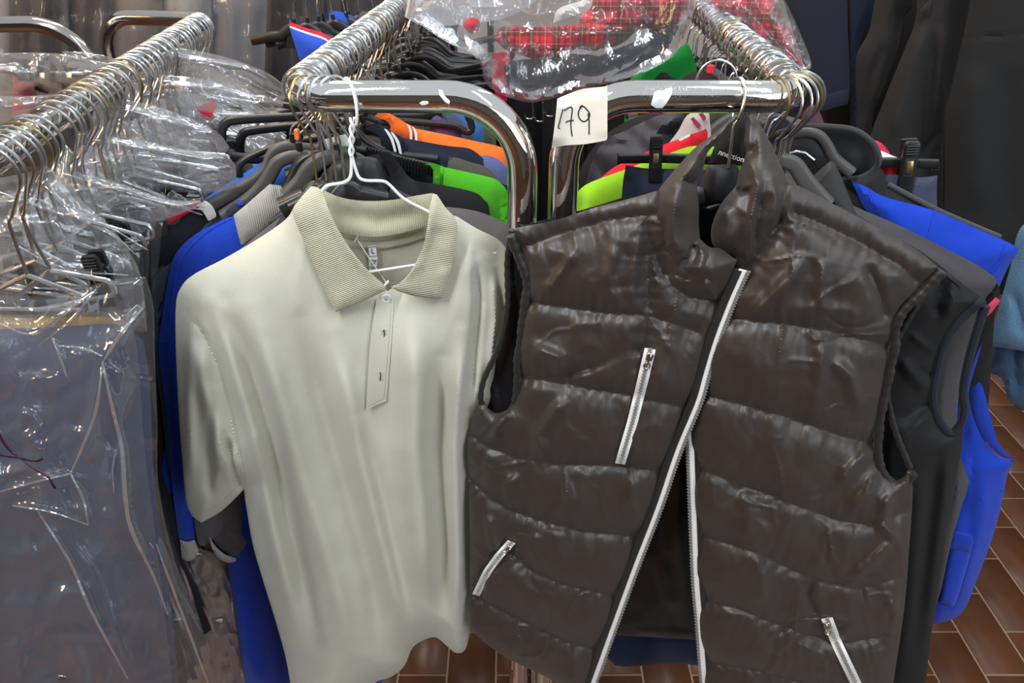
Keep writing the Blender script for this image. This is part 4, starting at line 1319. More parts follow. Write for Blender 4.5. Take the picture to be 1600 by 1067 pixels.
GREY = fab((104, 100, 102)); DKGREY = fab((74, 68, 70), rib=300, bump=0.5)
t, pl, pc = garment('polo_shirt', 'grey polo shirt directly behind the sage one, its cuffs showing below the sage sleeve', 'shirt', (600, 320), 0.872, 9, [
    ('shirt_body', [(455, 326, 1), (430, 345), (380, 385), (330, 440), (312, 500), (312, 620), (316, 760), (330, 840, 1), (352, 862), (370, 870), (388, 860), (397, 842, 1), (391, 800), (400, 700), (430, 900), (470, 1110, 1), (560, 1075), (600, 1000, 1), (725, 930, 1), (770, 640), (806, 560), (812, 420), (800, 360), (790, 349), (758, 334), (731, 327), (698, 323, 1), (600, 345)], GREY,
     dict(B=0.016, w=0.03, folds=[([(375, 770), (385, 800), (380, 850)], 6, -0.006), ([(350, 830), (365, 845), (385, 850)], 5, 0.004)] + vfolds(430, 740, 420, 1050, 6, .006, 3))),
    ('sleeve_hem', [(303, 812, 1), (330, 795), (352, 790, 1), (345, 830), (331, 842), (318, 854), (310, 850, 1), (306, 830)], GREY, dict(B=0.008, w=0.01, h0=0.008), 0.006),
    ('collar', [(431, 352, 1), (444, 330), (457, 324, 1), (468, 345), (440, 362, 1)], DKGREY, dict(B=0.006, w=0.008, h0=0.016), 0.004),
])
stitch(pc, [(326, 812), (350, 822), (372, 834), (392, 838)], t, fab((70, 66, 68)))
stitch(pc, [(340, 846), (356, 856), (376, 858)], t, fab((70, 66, 68)))

BLUE = fab((24, 66, 186), scale=500, bump=0.5, knit=700)
GCOL = fab((176, 170, 164), rib=380, bump=0.6, mottle=0.22)
t, pl, pc = garment('polo_shirt', 'royal blue polo shirt with heather grey collar and cuffs, left behind the sage one', 'shirt', (470, 320), 0.888, 17, [
    ('shirt_body', [(368, 336, 1), (350, 343), (317, 359), (290, 378), (272, 401), (265, 425), (258, 462), (250, 518), (247, 533, 1), (249, 560), (254, 600), (262, 680), (270, 770), (280, 845, 1), (304, 845, 1), (312, 700), (330, 600), (350, 700), (356, 872), (365, 951), (376, 1027), (392, 1120, 1), (560, 1090), (600, 1062, 1), (630, 1000, 1), (700, 700), (760, 400), (722, 330), (650, 300, 1), (560, 330), (440, 335)], BLUE,
     dict(B=0.02, w=0.025, folds=[([(300, 395), (288, 440), (285, 560), (290, 780)], 6, -0.006), ([(268, 540), (275, 640), (288, 800)], 5, 0.004), ([(390, 880), (400, 960), (415, 1067)], 12, -0.010), ([(365, 900), (380, 1000), (395, 1067)], 8, 0.007)])),
    ('sleeve_back', [(256, 600, 1), (259, 684), (250, 740), (246, 772, 1), (260, 774), (274, 767, 1), (272, 690), (268, 610, 1)], BLUE, dict(B=0.008, w=0.01, h0=-0.02), 0.006),
    ('collar', [(365, 336, 1), (390, 315), (423, 286, 1), (432, 296), (444, 331, 1), (412, 358), (377, 384, 1), (371, 362)], GCOL, dict(B=0.006, w=0.008, h0=0.022), 0.006, .005, 'heather grey ribbed collar'),
    ('collar_stand', [(420, 288, 1), (432, 289), (466, 294, 1), (475, 310), (440, 330, 1)], GCOL, dict(B=0.003, w=0.008, h0=0.0), 0.004, .005, 'heather grey ribbed collar back'),
    ('collar', [(598, 262, 1), (606, 266), (628, 285), (652, 300, 1), (648, 330), (622, 330, 1), (608, 295)], GCOL, dict(B=0.006, w=0.008, h0=0.016), 0.006, .005, 'heather grey ribbed collar'),
    ('cuff', [(281, 843, 1), (292, 846), (304, 843, 1), (311, 862, 1), (303, 873), (294, 877), (284, 873, 1)], GCOL, dict(B=0.008, w=0.008, h0=0.006), 0.006, .004, 'heather grey ribbed cuff'),
    ('cuff', [(327, 838, 1), (338, 855), (352, 866), (369, 872, 1), (368, 877), (355, 879), (339, 870), (331, 856, 1)], GCOL, dict(B=0.008, w=0.008, h0=0.03), 0.006, .004, 'heather grey ribbed cuff'),
])
cord(pc, [(362, 341), (330, 358), (300, 384), (281, 410), (272, 450), (266, 500)], t, BLUE, 0.0012, 0.0, 'shoulder_seam')
cord(pc, [(249, 533), (256, 534), (264, 532)], t, BLUE, 0.001, 0.0, 'sleeve_seam')
SLATE = fab((56, 68, 78)); BLACKF = fab((26, 26, 30))
t, pl, pc = garment('polo_shirt', 'slate blue-grey polo shirt between the blue and the red-piped shirts', 'shirt', (440, 300), 0.915, 25, [
    ('shirt_body', [(372, 316, 1), (357, 324), (317, 354), (276, 388), (246, 414), (228, 430), (222, 446), (226, 474), (231, 500), (236, 545), (250, 620), (262, 720), (276, 800, 1), (600, 800, 1), (640, 600), (560, 330, 1), (450, 330)], SLATE,
     dict(B=0.016, w=0.02, folds=[([(268, 420), (250, 470), (246, 540)], 7, -0.008), ([(236, 440), (238, 480), (244, 530)], 5, 0.004)])),
    ('collar', [(352, 330, 1), (366, 317), (376, 312, 1), (384, 322), (360, 340, 1)], fab((58, 64, 76), rib=300), dict(B=0.004, w=0.006, h0=0.016), 0.004),
    ('collar_tip', [(367, 317, 1), (376, 311), (382, 318, 1), (376, 322)], fab((62, 84, 190)), dict(B=0.003, w=0.005, h0=0.02), 0.003, .004, 'blue edge of the collar'),
])
cord(pc, [(330, 350), (290, 382), (258, 410), (240, 436), (232, 466)], t, fab((38, 46, 54)), 0.0012, 0.0005, 'shoulder_seam')
NAVY = fab((22, 25, 36)); RED = fab((206, 26, 44)); CREAM = fab((222, 218, 206), rib=300)
t, pl, pc = garment('polo_shirt', 'navy polo shirt with red shoulder piping and white collar, left of the slate one', 'shirt', (440, 290), 0.935, 29, [
    ('shirt_body', [(310, 320, 1), (290, 331), (252, 352), (218, 372), (209, 388), (212, 408), (220, 420), (226, 470), (240, 560), (262, 700), (276, 800, 1), (560, 800, 1), (560, 400), (480, 320, 1), (400, 318)], NAVY,
     dict(B=0.018, w=0.02, folds=[([(240, 400), (228, 430), (232, 500)], 7, -0.006)])),
    ('collar', [(307, 321, 1), (313, 315), (321, 313, 1), (332, 322), (339, 338, 1), (326, 346, 1), (318, 332)], CREAM, dict(B=0.004, w=0.006, h0=0.022), 0.004, .004, 'white ribbed collar end'),
])
cord(pc, [(308, 321), (285, 333), (252, 351), (222, 369), (210, 384), (209, 400), (214, 414), (221, 424)], t, RED, 0.0036, 0.002, 'piping', 'red piping along the shoulder')
t, pl, pc = garment('work_shirt', 'bright blue work shirt sloping under the loop hanger, white tag on top', 'shirt', (440, 262), 0.965, 30, [
    ('shirt_body', [(420, 246, 1), (370, 278), (306, 319, 1), (300, 330), (285, 400), (290, 700, 1), (500, 700, 1), (500, 300)], fab((52, 100, 190)), dict(B=0.016, w=0.02)),
    ('size_tag', [(348, 303, 1), (365, 293, 1), (369, 296, 1), (352, 306, 1)], M['white'], dict(B=0.001, w=0.004, h0=0.014), 0.002, .004),
])

# right-hand shoulders poking out under the front bar
t, pl, pc = garment('tee_shirt', 'black collared shirt just behind the grey polo, right side', 'shirt', (600, 250), 0.90, 13, [
    ('shirt_body', [(555, 250, 1), (590, 240), (612, 242), (628, 262), (646, 281), (687, 288), (740, 300), (756, 312), (765, 330), (772, 420), (775, 640, 1), (520, 640, 1), (540, 400)], fab((34, 33, 36)), dict(B=0.018, w=0.02, folds=[([(630, 258), (650, 290), (690, 330)], 9, -0.006)])),
    ('collar', [(590, 238, 1), (606, 237), (618, 246, 1), (622, 262), (612, 280, 1), (604, 262)], fab((24, 24, 26)), dict(B=0.006, w=0.006, h0=0.016), 0.004),
])
GREEN = fab((78, 178, 32))
t, pl, pc = garment('tee_shirt', 'bright green tee shirt on a ribbed black hanger, right shoulder under the bar', 'shirt', (620, 250), 0.928, 14, [
    ('shirt_body', [(677, 256, 1), (694, 261), (731, 269), (772, 279), (784, 288), (793, 303), (797, 360), (800, 480), (803, 640, 1), (600, 640, 1), (640, 330, 1), (677, 290, 1)], GREEN, dict(B=0.016, w=0.018, folds=[([(776, 290), (780, 320), (786, 400)], 5, -0.006), ([(790, 310), (792, 360)], 4, 0.003)])),
    ('neck_band', [(664, 257, 1), (670, 254), (678, 255), (688, 259, 1), (687, 292, 1), (677, 287, 1), (676, 262)], fab((70, 165, 30), rib=300), dict(B=0.004, w=0.005, h0=0.014), 0.004),
])
stitch(pc, [(693, 262), (692, 280), (692, 294)], t, fab((60, 140, 24)))
t, pl, pc = garment('tee_shirt', 'olive grey tee shirt between the green tee and the striped navy collar', 'shirt', (650, 245), 0.955, 14, [
    ('shirt_body', [(701, 245, 1), (716, 247), (737, 254), (758, 260), (772, 273), (782, 290), (792, 330), (796, 600, 1), (620, 600, 1), (660, 320, 1), (699, 262, 1)], fab((82, 80, 72), mottle=.2), dict(B=0.014, w=0.018)),
])
WHITE_ST = fab((232, 232, 228))
t, pl, pc = garment('polo_shirt', 'navy polo shirt whose collar has two white stripes, in front of the orange one', 'shirt', (620, 215), 0.985, 14, [
    ('shirt_body', [(628, 215, 1), (660, 221), (700, 228), (730, 231), (744, 238), (760, 253), (777, 270), (793, 292), (797, 340), (800, 560, 1), (570, 560, 1), (580, 280)], fab((30, 34, 52)), dict(B=0.016, w=0.018, folds=[([(640, 226), (700, 238), (745, 250)], 4, -0.003)])),
    ('collar', [(570, 202, 1), (582, 193), (596, 195), (612, 205), (632, 217, 1), (633, 242, 1), (612, 236), (596, 228, 1), (590, 210)], fab((28, 31, 46), rib=300), dict(B=0.006, w=0.006, h0=0.014), 0.004),
    ('stripe', [(600, 201, 1), (605, 203), (614, 216), (620, 238, 1), (616, 237, 1), (610, 218)], WHITE_ST, dict(B=0.001, w=0.004, h0=0.021), 0.003, .003, 'white collar stripe'),
    ('stripe', [(610, 206, 1), (615, 208), (624, 222), (628, 241, 1), (624, 240, 1), (619, 222)], WHITE_ST, dict(B=0.001, w=0.004, h0=0.021), 0.003, .003, 'white collar stripe'),
])
t, pl, pc = garment('tee_shirt', 'lavender blue shirt shoulder between the navy striped polo and the orange polo', 'shirt', (720, 240), 1.01, 14, [
    ('shirt_body', [(740, 246, 1), (754, 243), (768, 244), (785, 254), (794, 268), (800, 330), (800, 560, 1), (600, 560, 1), (640, 300)], fab((92, 98, 142)), dict(B=0.014, w=0.016)),
])
ORANGE = fab((240, 112, 36))
t, pl, pc = garment('polo_shirt', 'orange polo shirt with two white collar stripes under the chrome bend', 'shirt', (640, 200), 1.04, 14, [
    ('shirt_body', [(645, 200, 1), (660, 203), (700, 211), (745, 221), (780, 229), (791, 238), (797, 256), (812, 330), (822, 362), (815, 540, 1), (610, 540, 1), (600, 280), (612, 214)], ORANGE, dict(B=0.014, w=0.016, folds=[([(690, 216), (740, 228), (780, 238)], 3, -0.002)])),
    ('collar', [(585, 181, 1), (592, 176), (604, 175), (618, 182), (634, 192), (650, 200, 1), (652, 222, 1), (630, 218), (608, 212, 1), (610, 196), (602, 188), (594, 186)], fab((232, 100, 30), rib=300), dict(B=0.006, w=0.006, h0=0.012), 0.004),
    ('stripe', [(636, 194, 1), (640, 196), (644, 207), (644, 220, 1), (640, 219, 1), (640, 206)], WHITE_ST, dict(B=0.001, w=0.004, h0=0.019), 0.003, .003, 'white collar stripe'),
    ('stripe', [(644, 198, 1), (648, 200), (652, 210), (652, 223, 1), (648, 222, 1), (648, 210)], WHITE_ST, dict(B=0.001, w=0.004, h0=0.019), 0.003, .003, 'white collar stripe'),
])
for lab_, Y, col, ol in (
        ('purple shirt collar lying behind the frame hanger under the front bar', 1.10, (86, 58, 108), [(672, 190, 1), (682, 180), (704, 193), (722, 203, 1), (700, 420, 1), (640, 420, 1)]),
        ('grey-blue shirt shoulder behind the purple collar', 1.13, (70, 76, 96), [(664, 184, 1), (690, 174), (712, 180), (730, 198), (740, 214), (744, 420, 1), (650, 420, 1)]),
        ('blue shirt shoulder under the chrome bend, left of the olive one', 1.16, (44, 98, 158), [(690, 178, 1), (708, 171), (722, 176), (742, 190), (756, 212), (760, 420, 1), (660, 420, 1)]),
        ('olive shirt shoulder, last one seen under the chrome bend', 1.19, (78, 82, 66), [(716, 178, 1), (738, 181), (760, 193), (772, 210), (776, 240), (780, 420, 1), (690, 420, 1)])):
    garment('tee_shirt', lab_, 'shirt', (700, 190), Y, 14, [('shirt_body', ol, fab(col), dict(B=0.014, w=0.016))])


# ------------------------------------------------------------------ the shaped hangers seen between the middle garments
def traced_hanger(label, Y, yaw, neck, arms_, mat, wdt, hook=True, thick=0.014, name='suit_hanger', ribs=False, group=None):
    pl = Plane(neck[0], neck[1], Y, yaw)
    t = thing(name, label, 'hanger', pl.at(neck[0], neck[1]), group)
    for arm in arms_:
        q = resample(crom(arm, 8), 5)
        sec = rrect(wdt, thick, min(wdt, thick) * 0.38)
        ww = np.linspace(0.85, 1.15, len(q))
        obj('shoulder_bar', sweep(pl.at(q[:, 0], q[:, 1], 0.0), sec=sec, sc=ww, up=pl.N), M[mat], t)
        if ribs:
            for k in range(4, len(q) - 1, 1):
                c = pl.at(q[k:k + 1, 0], q[k:k + 1, 1], 0.0)[0]
                obj('rib', sweep(np.array([c - pl.V * 0.008 + pl.N * 0.0085, c + pl.V * 0.009 + pl.N * 0.0085]), 0.0016, 6), M[mat], t)
    if hook:
        c = along(C_A, C_B, max(Y, 0.86))
        q = pl.at(neck[0], neck[1], 0.0)
        an = np.linspace(math.radians(205), math.radians(-30), 18)
        arc = np.stack([c[0] + 0.024 * np.cos(an), np.full(18, c[1]), c[2] + RT - 0.021 + 0.024 * np.sin(an)], -1)
        md = (arc[-1] + q) / 2; md[2] = q[2] + 0.035; md[0] = q[0] * 0.7 + arc[-1][0] * 0.3
        obj('hook', sweep(np.concatenate([arc, crom([arc[-1], md, q + np.array([0, 0, 0.02]), q], 5)[1:]]), 0.0016, 7), M['wire'], t)
        obj('collet', sweep(np.array([q + np.array([0, 0, 0.014]), q - np.array([0, 0, 0.004])]), 0.0042, 8), M['black_plastic'], t)
    return t


traced_hanger('dusty grey shaped hanger inside the blue polo with grey collar', 0.886, 17, (528, 243), [[(530, 243), (503, 250), (484, 264), (472, 284), (461, 297), (450, 308)], [(530, 243), (560, 252), (610, 290), (700, 330)]], 'grey_plastic', 0.021)
traced_hanger('black broad hanger with brown worn edge between the grey shaped hangers', 0.900, 18, (508, 238), [[(508, 246), (490, 247), (472, 257), (465, 272), (458, 288), (452, 298)], [(508, 246), (545, 250), (600, 280)]], 'black_plastic', 0.020)
traced_hanger('dusty grey shaped hanger inside the slate polo', 0.912, 19, (469, 240), [[(470, 244), (452, 246), (434, 254), (424, 270), (410, 292), (390, 312), (350, 340)], [(470, 244), (500, 250), (540, 280)]], 'grey_plastic', 0.018)
traced_hanger('dark shaped hanger inside the navy red-piped polo', 0.935, 22, (459, 226), [[(460, 230), (440, 231), (426, 240), (416, 264), (392, 286), (366, 301), (325, 324)], [(460, 230), (500, 238), (540, 270)]], 'grey_plastic', 0.016)
traced_hanger('black loop-ended hanger just above the bright blue work shirt', 0.972, 22, (470, 222), [[(500, 215), (440, 226), (400, 241), (378, 253), (372, 266), (379, 277), (395, 276), (430, 262)]], 'black_plastic', 0.009, name='trouser_hanger', thick=0.010)
traced_hanger('flat black trouser hanger with long rounded frame reaching left over the film', 1.03, 14, (500, 184), [[(520, 178), (450, 183), (372, 187), (352, 193), (346, 207), (347, 230), (356, 240), (372, 246), (440, 250)]], 'black_plastic', 0.0125, name='trouser_hanger', thick=0.010)
traced_hanger('second flat black trouser hanger nested inside the long rounded frame', 1.06, 14, (500, 195), [[(510, 192), (450, 198), (394, 204), (380, 209), (375, 222), (376, 240), (390, 250)]], 'black_plastic', 0.0115, name='trouser_hanger', thick=0.010)
t = traced_hanger('black plate hanger behind the white wire hanger of the sage polo', 0.876, 9, (552, 246), [[(505, 306), (480, 316), (430, 350)], [(606, 300), (640, 318), (700, 340)]], 'dark_plate', 0.020)
pl = Plane(552, 270, 0.872, 9)
pc = Piece(pl, [(513, 264, 1), (522, 253), (545, 247), (572, 245), (590, 248, 1), (598, 262), (606, 296), (608, 318, 1), (555, 322), (500, 318, 1), (506, 290)], hfun(0.010, 0.006, [([(515, 296), (560, 300), (600, 290)], 4, -0.003), ([(549, 250), (552, 275)], 4, -0.004)]), hfun(-.006, .01), 0.004)
obj('neck_plate', pc.geo, M['dark_plate'], t)
traced_hanger('black curved hanger sweeping right beneath the navy striped collar', 0.962, 14, (552, 205), [[(545, 198), (558, 208), (572, 222), (600, 237), (630, 243), (682, 249)]], 'black_plastic', 0.013)
traced_hanger('black curved hanger just in front of the sweeping one, under the bar', 0.944, 14, (550, 215), [[(545, 210), (560, 224), (580, 238), (610, 248), (650, 256)]], 'black_plastic', 0.010)
traced_hanger('black ribbed hanger inside the bright green tee', 0.93, 14, (560, 232), [[(555, 232), (585, 240), (616, 250), (650, 258), (690, 268)]], 'black_plastic', 0.014, ribs=True)
traced_hanger('black frame hanger whose corner turns down under the chrome bend', 1.075, 10, (610, 190), [[(600, 186), (640, 190), (690, 194), (712, 197), (728, 206), (737, 203), (735, 190), (726, 172), (716, 168)]], 'black_plastic', 0.0095, name='trouser_hanger', thick=0.010)
traced_hanger('black straight bar hanger just under the middle front bar', 1.10, 10, (600, 184), [[(600, 182), (650, 182), (690, 176)]], 'black_plastic', 0.0125, name='trouser_hanger', thick=0.010)

# paper tags among the hooks
PT = Plane(520, 220, 0.90, 10)
tg = Piece(PT, [(505, 218, 1), (545, 208, 1), (551, 236), (552, 250, 1), (512, 256, 1)], hfun(0, 0.01, [([(505, 230), (550, 226)], 14, 0.004)]), None, 0.005)
o = tag(obj('price_tag', tg.geo, fab((208, 208, 205))), 'grey-white paper tag with a handwritten figure and green print among the hooks', 'tag')
obj('handwriting', merge([on_plane(text_geo('10', 0.0095), PT, 521, 227, 0.005, 0.12), on_plane(text_geo('NO', 0.0085), PT, 513, 238, 0.004, 0.1)]), M['ink'], o)
for x in (532, 541):
    obj('recycling_mark', on_plane(sweep(crom([(0.004, 0, 0), (0.002, .0036, 0), (-.002, .0036, 0), (-.004, 0, 0), (-.002, -.0036, 0), (.002, -.0036, 0)], 3, True), 0.0014, 6, closed=True), PT, x, 234, 0.0045), plain('green_print', (30, 170, 80), 0.6), o)
t = thing('size_marker', 'small yellow size marker lettered M clipped on a hook under the front bar', 'tag', P(506, 182, 0.91))
PM = Plane(506, 182, 0.91, 6)
obj('marker_body', on_plane((lambda g: (np.stack([g[0][:, 0], g[0][:, 2], g[0][:, 1]], -1), g[1], None))(prism(rrect(0.0125, 0.011, 0.002), -.004, .004, .001)), PM, 506, 182, 0.0), plain('yellow_plastic', (240, 178, 20), 0.45), t)
obj('marker_letter', on_plane(text_geo('M', 0.0085), PM, 506, 182, 0.0043), M['ink'], t)
t = thing('size_marker', 'small orange size marker on a hook at the left of the shaped hangers', 'tag', P(464, 211, 0.90))
PM = Plane(464, 211, 0.90, 6)
obj('marker_body', on_plane((lambda g: (np.stack([g[0][:, 0], g[0][:, 2], g[0][:, 1]], -1), g[1], None))(prism(rrect(0.006, 0.013, 0.002), -.004, .004, .001)), PM, 464, 210, 0.0), plain('orange_plastic', (232, 120, 70), 0.45), t)
# ------------------------------------------------------------------ garments on the right rack
JET = fab((24, 24, 27)); SOFT = fab((17, 17, 18), rough=0.7, scale=300, bump=0.1, mottle=.05, spec=.35)
SOFTG = fab((46, 44, 43), rough=0.65, scale=300, bump=0.1, mottle=.05, spec=.35)
t, pl, pc = garment('jacket', 'black jacket farthest left on the right rack, behind the navy padded one', 'jacket', (1060, 180), 1.06, -12, [
    ('jacket_body', [(900, 300, 1), (908, 262), (938, 218), (978, 190), (1020, 176), (1070, 165, 1), (1090, 260), (1080, 620, 1), (905, 620, 1), (896, 440)], JET, dict(B=0.03, w=0.03, folds=vfolds(905, 1070, 260, 600, 3, .008, 9)))])
PUFF = fab((30, 31, 44), rough=0.55, scale=200, bump=0.15, spec=.4)
t, pl, pc = garment('padded_jacket', 'dark navy padded jacket with ribbed hood rolls, left of the lime polo', 'jacket', (1060, 185), 1.02, -14, [
    ('jacket_body', [(916, 284, 1), (924, 255), (937, 229), (956, 213), (975, 205, 1), (1002, 192), (1030, 180), (1062, 172, 1), (1072, 190), (1050, 216), (1070, 300), (1060, 620, 1), (915, 620, 1), (910, 420)], PUFF,
     dict(B=0.03, w=0.025, seams=[[(940, 228), (985, 224), (1006, 206)], [(975, 206), (996, 216), (1000, 228)], [(1002, 192), (1020, 205), (1050, 210)], [(930, 250), (960, 300)]], puff=.008, pw=8))])
t, pl, pc = garment('tee_shirt', 'pale grey tee shirt with two maroon stripes, under the right front bar', 'shirt', (1080, 195), 0.985, -14, [
    ('shirt_body', [(1046, 222, 1), (1060, 204), (1076, 178), (1108, 172, 1), (1112, 260), (1110, 560, 1), (1010, 560, 1), (1030, 300)], fab((168, 164, 162), mottle=.2), dict(B=0.012, w=0.014)),
    ('stripe', [(1079, 186, 1), (1083, 182, 1), (1096, 196, 1), (1091, 202, 1)], fab((134, 46, 70)), dict(B=0.001, w=.004, h0=.0125), .004, .003, 'maroon stripe'),
    ('stripe', [(1091, 178, 1), (1098, 176, 1), (1104, 184, 1), (1100, 190, 1)], fab((134, 46, 70)), dict(B=0.001, w=.004, h0=.0125), .004, .003, 'maroon stripe')])
t, pl, pc = garment('polo_shirt', 'red polo shirt just behind the lime one, left of the vest collar', 'shirt', (1090, 215), 0.945, -14, [
    ('shirt_body', [(934, 283, 1), (950, 268), (969, 256), (1000, 242), (1037, 226), (1081, 210, 1), (1100, 240), (1110, 560, 1), (920, 560, 1), (926, 380)], fab((212, 28, 50), knit=900), dict(B=0.014, w=0.016)),
    ('collar', [(1078, 210, 1), (1092, 206), (1105, 200, 1), (1106, 214), (1096, 226), (1080, 236, 1)], fab((205, 24, 46), knit=900), dict(B=.005, w=.006, h0=.012), .004),
    ('collar_edge', [(1060, 217, 1), (1078, 209, 1), (1079, 212, 1), (1062, 221, 1)], WHITE_ST, dict(B=.002, w=.004, h0=.013), .003, .003)])
LIME = fab((150, 212, 34), knit=900, bump=.5)
t, pl, pc = garment('polo_shirt', 'lime green sports shirt whose shoulder shows above the vest', 'shirt', (1090, 225), 0.905, -14, [
    ('shirt_body', [(898, 330, 1), (900, 305), (912, 291), (932, 281), (976, 265), (1010, 252), (1050, 238), (1085, 228), (1130, 232), (1165, 250), (1180, 300), (1190, 600, 1), (890, 600, 1), (894, 420)], LIME, dict(B=0.018, w=0.016, folds=[([(914, 298), (906, 330), (904, 380)], 5, -.006)]))])
# navy shorts on a clip hanger, seen on both sides of the vest
PSH = Plane(1140, 260, 0.872, -6)
t = thing('clip_hanger', 'black clip hanger holding navy shorts, its bar crossing left of the vest collar', 'hanger', PSH.at(1100, 248))
obj('clip_bar', sweep(PSH.at([966, 1040, 1180], [248, 247, 252], 0.0), sec=rrect(0.011, 0.008, 0.002), up=PSH.N), M['black_plastic'], t)
obj('bar_end', sweep(PSH.at([964, 966.5, 966.5, 964, 972, 972], [241, 241, 256, 256, 256, 248], 0.0)[[0, 1, 2, 3]], 0.002, 6), M['black_plastic'], t)


def big_clip(pl, x0, y0, x1, y1, wd, parent, dh):
    L_ = np.array([pl.at(x0, y0, dh), pl.at(x1, y1, dh)])
    c = obj('clip', sweep(np.array([L_[0], L_[0] * .97 + L_[1] * .03, L_[0] * .9 + L_[1] * .1, L_[1]]), sec=rrect(wd, 0.008, 0.002), sc=[.75, .95, 1, 1], up=pl.N), M['black_plastic'], parent)
    ax = (L_[1] - L_[0]); ln = np.linalg.norm(ax); ax /= ln
    sd = np.cross(ax, pl.N)
    for k in (.08, .13, .18, .23):
        m_ = L_[0] + ax * ln * k + pl.N * 0.0042
        obj('grip_ridge', sweep(np.array([m_ - sd * wd * .36, m_ + sd * wd * .36]), 0.0011, 6), M['black_plastic'], c)
    m0, m1 = L_[0] + ax * ln * .36, L_[0] + ax * ln * .62
    obj('clip_window', sweep(np.array([m0 - ax * .004 + pl.N * .0038, m1 + ax * .003 + pl.N * .0038]), sec=rrect(wd * .58, .0016, .0006), up=pl.N), M['dark_plate'], c)
    obj('clip_spring', sweep(np.array([m0 + pl.N * .0046, (m0 + m1) / 2 + pl.N * .0072, m1 + pl.N * .0046]), sec=rrect(wd * .4, .0016, .0006), up=pl.N), M['gold'], c)


big_clip(PSH, 1026, 212, 1023, 283, 0.0155, t, 0.012)
an = np.linspace(math.radians(205), math.radians(-30), 18)
q = PSH.at(1140, 246, 0.0)
arc = np.stack([bar_x(1150) + 0.024 * np.cos(an), np.full(18, YF + .09), ZR + RT - 0.021 + 0.024 * np.sin(an)], -1)
obj('hook', sweep(np.concatenate([arc, crom([arc[-1], (arc[-1] + q) / 2 + np.array([0, 0, .02]), q], 5)[1:]]), 0.0016, 7), M['wire'], t)
SHN = fab((40, 44, 66), rough=.7)
garment('shorts', 'navy elastic-waist shorts clipped on the hanger left of the vest collar', 'shorts', (1100, 270), 0.872, -6, [
    ('shorts_body', [(978, 258, 1), (990, 260), (1010, 263), (1060, 264), (1150, 268, 1), (1160, 420), (1150, 620, 1), (965, 620, 1), (968, 420), (972, 300)], SHN,
     dict(B=.012, w=.012, folds=[([(984 + k * 6.5, 258), (985 + k * 6.5, 272)], 2.0, .0035) for k in range(9)]))])

# right of the vest
t, pl, pc = garment('softshell_vest', 'black softshell vest with gathered armhole directly behind the quilted vest', 'vest', (1290, 320), 0.856, -12, [
    ('vest_body', [(1260, 300, 1), (1300, 322), (1342, 343), (1378, 364), (1428, 386), (1473, 418), (1505, 444), (1535, 466, 1), (1534, 476), (1511, 489), (1486, 516), (1470, 548), (1462, 580), (1457, 612), (1460, 640), (1472, 665), (1487, 677, 1), (1504, 664, 1), (1504, 690), (1495, 744), (1482, 819), (1469, 906), (1456, 985), (1444, 1090, 1), (1240, 1090, 1), (1230, 600)], SOFT,
     dict(B=.026, w=.025, noise=[(.003, 70, 130, 61, 0)], folds=[([(1486, 420), (1490, 470), (1475, 500)], 8, .008), ([(1460, 410), (1468, 450), (1462, 500)], 9, -.008), ([(1405, 560), (1440, 600), (1456, 608)], 10, .008), ([(1400, 660), (1430, 640), (1456, 628)], 9, -.008), ([(1400, 700), (1440, 660), (1458, 640)], 8, .008),
                                           ([(1485, 690), (1472, 800), (1446, 1000)], 11, .009), ([(1466, 700), (1448, 850), (1425, 1040)], 13, -.006), ([(1440, 720), (1430, 880), (1412, 1040)], 14, .005), ([(1420, 520), (1445, 540), (1464, 552)], 5, .004), ([(1430, 575), (1450, 585), (1462, 588)], 4, -.004)]), .026, .0042),
    ('collar', [(1255, 290, 1), (1278, 268), (1301, 248, 1), (1314, 275), (1326, 305), (1342, 343, 1), (1318, 345), (1290, 328), (1268, 312)], SOFTG, dict(B=.010, w=.008, h0=.022, folds=[([(1298, 262), (1280, 282), (1264, 298)], 4, .003)]), .006, .005),
    ('collar_lining', [(1236, 262, 1), (1250, 251), (1275, 248), (1300, 249, 1), (1278, 270), (1256, 291, 1), (1246, 280)], fab((20, 19, 19), scale=250, bump=1.0), dict(B=.004, w=.008, h0=-.004), .004, .005, 'black fleece inside the collar')])
cord(pc, [(1535, 470), (1511, 490), (1487, 516), (1471, 548), (1463, 580), (1458, 612), (1461, 640), (1473, 665), (1487, 676), (1500, 664), (1507, 640), (1505, 610), (1514, 560), (1530, 505), (1540, 478)], t, fab((30, 33, 42)), .0055, .004, 'armhole_binding')
cord(pc, [(1345, 346), (1380, 367), (1430, 391), (1470, 422), (1500, 449)], t, SOFT, .0016, .001, 'shoulder_seam')
stitch(pc, [(1302, 260), (1288, 275), (1268, 292)], t, JET)
DARKG = fab((64, 61, 65), rough=.7)
t, pl, pc = garment('softshell_vest', 'dark grey vest between the black softshell vest and the blue vest, red label inside', 'vest', (1340, 310), 0.892, -14, [
    ('vest_body', [(1300, 306, 1), (1346, 327), (1409, 354), (1473, 386), (1527, 414), (1559, 437, 1), (1552, 452), (1538, 470), (1520, 520), (1500, 600), (1496, 690), (1510, 740), (1513, 758), (1500, 800), (1486, 850), (1468, 930), (1444, 990, 1), (1300, 1000, 1)], DARKG, dict(B=.018, w=.018, folds=[([(1400, 362), (1470, 396), (1530, 436)], 5, -.004), ([(1500, 740), (1490, 820)], 6, .005)])),
    ('inner_facing', [(1556, 440, 1), (1562, 456), (1550, 505), (1527, 552), (1511, 600), (1500, 640, 1), (1496, 600), (1516, 530), (1538, 470)], JET, dict(B=.006, w=.008, h0=-.012), .01),
    ('red_label', [(1541, 479, 1), (1556, 464, 1), (1563, 470, 1), (1548, 490, 1), (1540, 496, 1)], fab((200, 60, 84)), dict(B=.003, w=.004, h0=.010), .003, .004, 'red woven label')])
